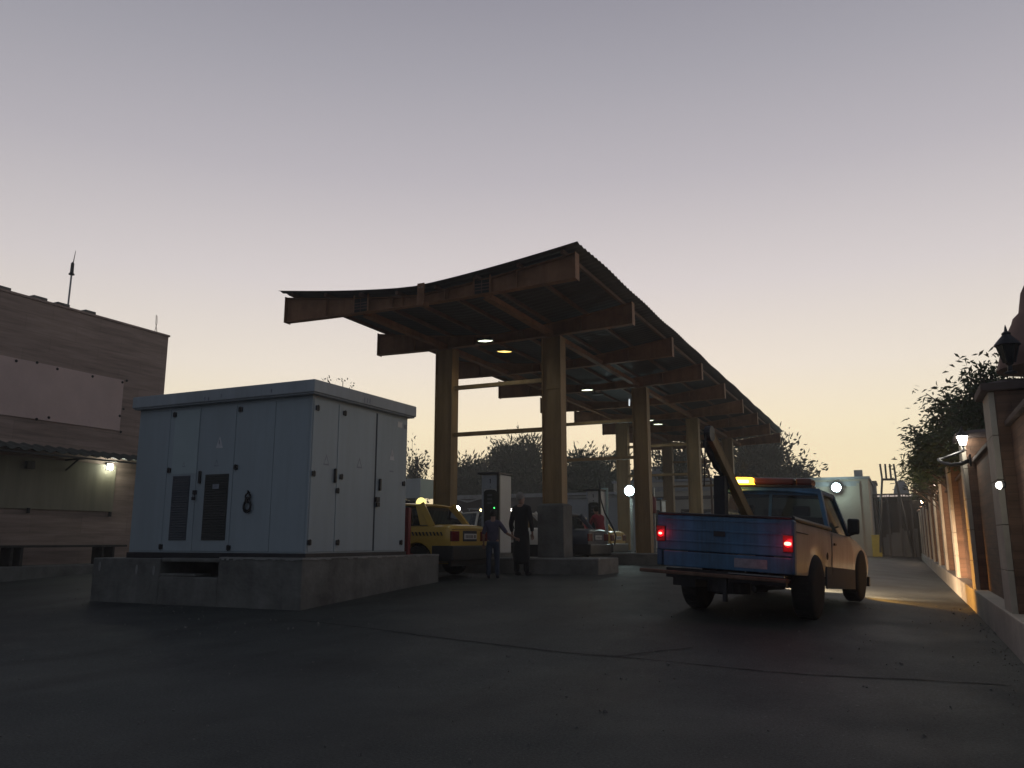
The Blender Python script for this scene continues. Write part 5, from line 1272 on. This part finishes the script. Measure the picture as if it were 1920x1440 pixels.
# ------------------------------------------------------------------ people
def skinmesh(name, verts, edges, rad, mt, parent, sub=2):
    me = bpy.data.meshes.new(name); me.from_pydata(verts, edges, []); me.update()
    o = bpy.data.objects.new(name, me); COL.objects.link(o)
    o.modifiers.new('k', 'SKIN'); md = o.modifiers.new('s', 'SUBSURF'); md.levels = sub; md.render_levels = sub
    sv = me.skin_vertices[0].data
    for i, r in enumerate(rad):
        sv[i].radius = (r, r) if not isinstance(r, tuple) else r
        sv[i].use_root = (i == 0)
    dg = bpy.context.evaluated_depsgraph_get(); dg.update()
    nm = bpy.data.meshes.new_from_object(o.evaluated_get(dg)); nm.name = name
    bpy.data.objects.remove(o); nm.materials.clear(); nm.materials.append(mt)
    for p in nm.polygons: p.use_smooth = True
    r = bpy.data.objects.new(name, nm); COL.objects.link(r); r.parent = parent; return r
def person(loc, rz, H, label, lhand, rhand, hair, top, bottom, shoe, lean=(0, 0), headturn=(0, .02), stride=.12, long_coat=False, lelb=None, relb=None, sleeves=True):
    """metres for an adult 1.7 tall, scaled by H; facing +y"""
    e = empty('person', loc, rz, label, 'person'); k = H/1.7
    def V(*p): return Vector(p)*k
    lx, ly = lean
    pel = V(0, 0, .92); ch = V(lx*.6, ly*.6, 1.22); sh = V(lx*.9, ly*.9, 1.40); nk = V(lx, ly, 1.47); hd = V(lx+headturn[0]*.5, ly+headturn[1], 1.55); sk = V(lx+headturn[0], ly+headturn[1]+.005, 1.62); cr = V(lx+headturn[0], ly+headturn[1]-.005, 1.68)
    vs = [pel, V(lx*.3, ly*.3, 1.06), ch, sh, nk, hd, sk, cr]; ra = [(.135*k, .10*k), (.125*k, .09*k), (.145*k, .10*k), (.10*k, .075*k), .052*k, .070*k, (.078*k, .09*k), .055*k]
    ed = [(i, i+1) for i in range(7)]
    def addc(start, pts, rr):
        a = start
        for p, r in zip(pts, rr): vs.append(p); ra.append(r); ed.append((a, len(vs)-1)); a = len(vs)-1
        return a
    # nose
    addc(6, [sk+V(0, .10, -.02)], [.012*k])
    ends = {}
    arms = {}; legs = {}
    for s, hand, elb in ((-1, lhand, lelb), (1, rhand, relb)):
        shp = sh+V(s*.165, 0, -.02); hp = V(*hand)
        el = V(*elb) if elb else shp.lerp(hp, .5)+V(s*.05, -.05, 0)
        wr = hp-(hp-el).normalized()*.085*k
        a = addc(3, [shp, shp.lerp(el, .5), el, el.lerp(wr, .5), wr], [.055*k, .047*k, .038*k, .034*k, .024*k]); arms[s] = (shp, el, wr)
        d = (hp-wr).normalized(); side = d.cross(V(0, 1, .01).normalized())
        if side.length < .1: side = Vector((1, 0, 0))
        side.normalize(); palm = addc(a, [wr+d*.05*k], [(.026*k, .018*k)])
        for i, (o_, ln) in enumerate(((-.027, .068), (-.009, .078), (.009, .072), (.026, .056))):
            cu = d.cross(side).normalized()*.018*k
            addc(palm, [wr+d*.082*k+side*o_*k, wr+d*(.082+ln*.5)*k+side*o_*k*1.15+cu*.5, wr+d*(.082+ln)*k+side*o_*k*1.2+cu*1.6], [.0095*k, .0085*k, .007*k])
        addc(palm, [wr+d*.05*k-side*.036*k, wr+d*.09*k-side*.052*k], [.0105*k, .008*k])
        hip = pel+V(s*.09, 0, -.06); kn = V(s*.10, s*stride*.5, .49); an = V(s*.105, -s*stride*.2 if abs(stride) < .01 else s*stride*.4, .08)
        addc(0, [hip, hip.lerp(kn, .5), kn, kn.lerp(an, .4), an, an+V(0, .03, -.03)], [.085*k, .075*k, .055*k, .052*k, .034*k, .026*k]); legs[s] = (hip, kn, an)
    skinmesh('body', vs, ed, ra, M['skin'], e)
    # top garment
    vs = [pel+V(0, 0, -.06), V(lx*.3, ly*.3, 1.06), ch, sh, nk+V(0, -.005, .02)]; ra = [(.172*k, .132*k), (.158*k, .12*k), (.172*k, .125*k), (.125*k, .10*k), (.068*k, .066*k)]; ed = [(i, i+1) for i in range(4)]
    for s in (-1, 1):
        shp, el, wr = arms[s]; q = wr if sleeves else el
        pts = [shp, shp.lerp(el, .5), el]+([el.lerp(wr, .5), wr-(wr-el)*.08] if sleeves else []); addc(3, pts, [.07*k, .063*k, .054*k, .048*k, .040*k][:len(pts)])
    if long_coat: 
        vs.insert(0, V(0, -.01, .50)); ra.insert(0, (.20*k, .155*k)); ed = [(a+1, b+1) for a, b in ed]+[(0, 1)]
        vs.append(V(0, -.01, .22)); ra.append((.19*k, .15*k)); ed.append((0, len(vs)-1))
    skinmesh('jacket' if sleeves else 'shirt', vs, ed, ra, M[top], e)
    # trousers
    vs = [pel+V(0, 0, .06), pel+V(0, 0, -.02)]; ra = [(.150*k, .115*k), (.155*k, .12*k)]; ed = [(0, 1)]
    for s in (-1, 1):
        hip, kn, an = legs[s]; addc(1, [hip+V(0, 0, -.03), hip.lerp(kn, .5), kn, kn.lerp(an, .5), an+V(0, 0, -.03)], [.098*k, .09*k, .074*k, .068*k, .062*k])
    skinmesh('trousers', vs, ed, ra, M[bottom], e)
    for s in (-1, 1):
        hip, kn, an = legs[s]; skinmesh('shoe', [an+V(0, -.04, -.035), an+V(0, .04, -.04), an+V(s*.01, .12, -.05), an+V(s*.012, .185, -.055)], [(0, 1), (1, 2), (2, 3)], [.04*k, .046*k, .043*k, .03*k], M[shoe], e, 1)
    # hair
    hv = [hd+V(0, -.045, -.01), sk+V(0, -.035, -.02), sk+V(0, -.03, .03), cr+V(0, -.005, .01), sk+V(0, .05, .06)]; skinmesh('hair', hv, [(0, 1), (1, 2), (2, 3), (3, 4)], [(.07*k, .045*k), (.092*k, .075*k), (.096*k, .09*k), (.08*k, .085*k), (.055*k, .035*k)], M[hair], e)
    return e
p = PG(978, 1079)
person((p.x, p.y, G(p.x, p.y)), R(-5), 1.62, 'person with grey hair in long black clothes by the nearest fuel dispenser', (-.27, .10, .80), (.24, .05, .80), 'hair_grey', 'cloth_black', 'cloth_black', 'cloth_black', headturn=(-.04, .03), stride=.06, long_coat=True, lelb=(-.25, -.02, 1.06))
p = PG(924, 1084)
person((p.x, p.y, G(p.x, p.y)), R(20), 1.27, 'child in a violet top holding out an arm toward the person in black', (-.24, .05, .80), (.62, .12, .98), 'hair_black', 'cloth_violet', 'denim', 'cloth_dark', stride=.10, relb=(.36, .0, 1.12), sleeves=False)
p = PY(1130, 1055, 22.2)
person((p.x, 22.2, .45), R(60), 1.62, 'person in a red top bending beside the second fuel dispenser', (-.12, .50, 1.02), (.16, .46, .98), 'hair_black', 'cloth_red', 'cloth_black', 'shoe_pale', lean=(-.02, .18), headturn=(0, .06), stride=.18)

# ------------------------------------------------------------------ thin dusty haze, added to lift the darks like a lens veil
hz = MB().box(-75, 12, -3, 90, -1.3, 12).build('haze', M['asphalt']); hz.data.materials.clear()
hm = bpy.data.materials.new('added_haze'); hm.use_nodes = True; t = hm.node_tree; t.nodes.clear()
o_ = t.nodes.new('ShaderNodeOutputMaterial'); v_ = t.nodes.new('ShaderNodeVolumePrincipled'); v_.inputs['Density'].default_value = .0024; v_.inputs['Color'].default_value = (.9, .9, .9, 1); v_.inputs['Anisotropy'].default_value = .5
t.links.new(v_.outputs[0], o_.inputs['Volume']); hz.data.materials.append(hm); tag(hz, kind='stuff')
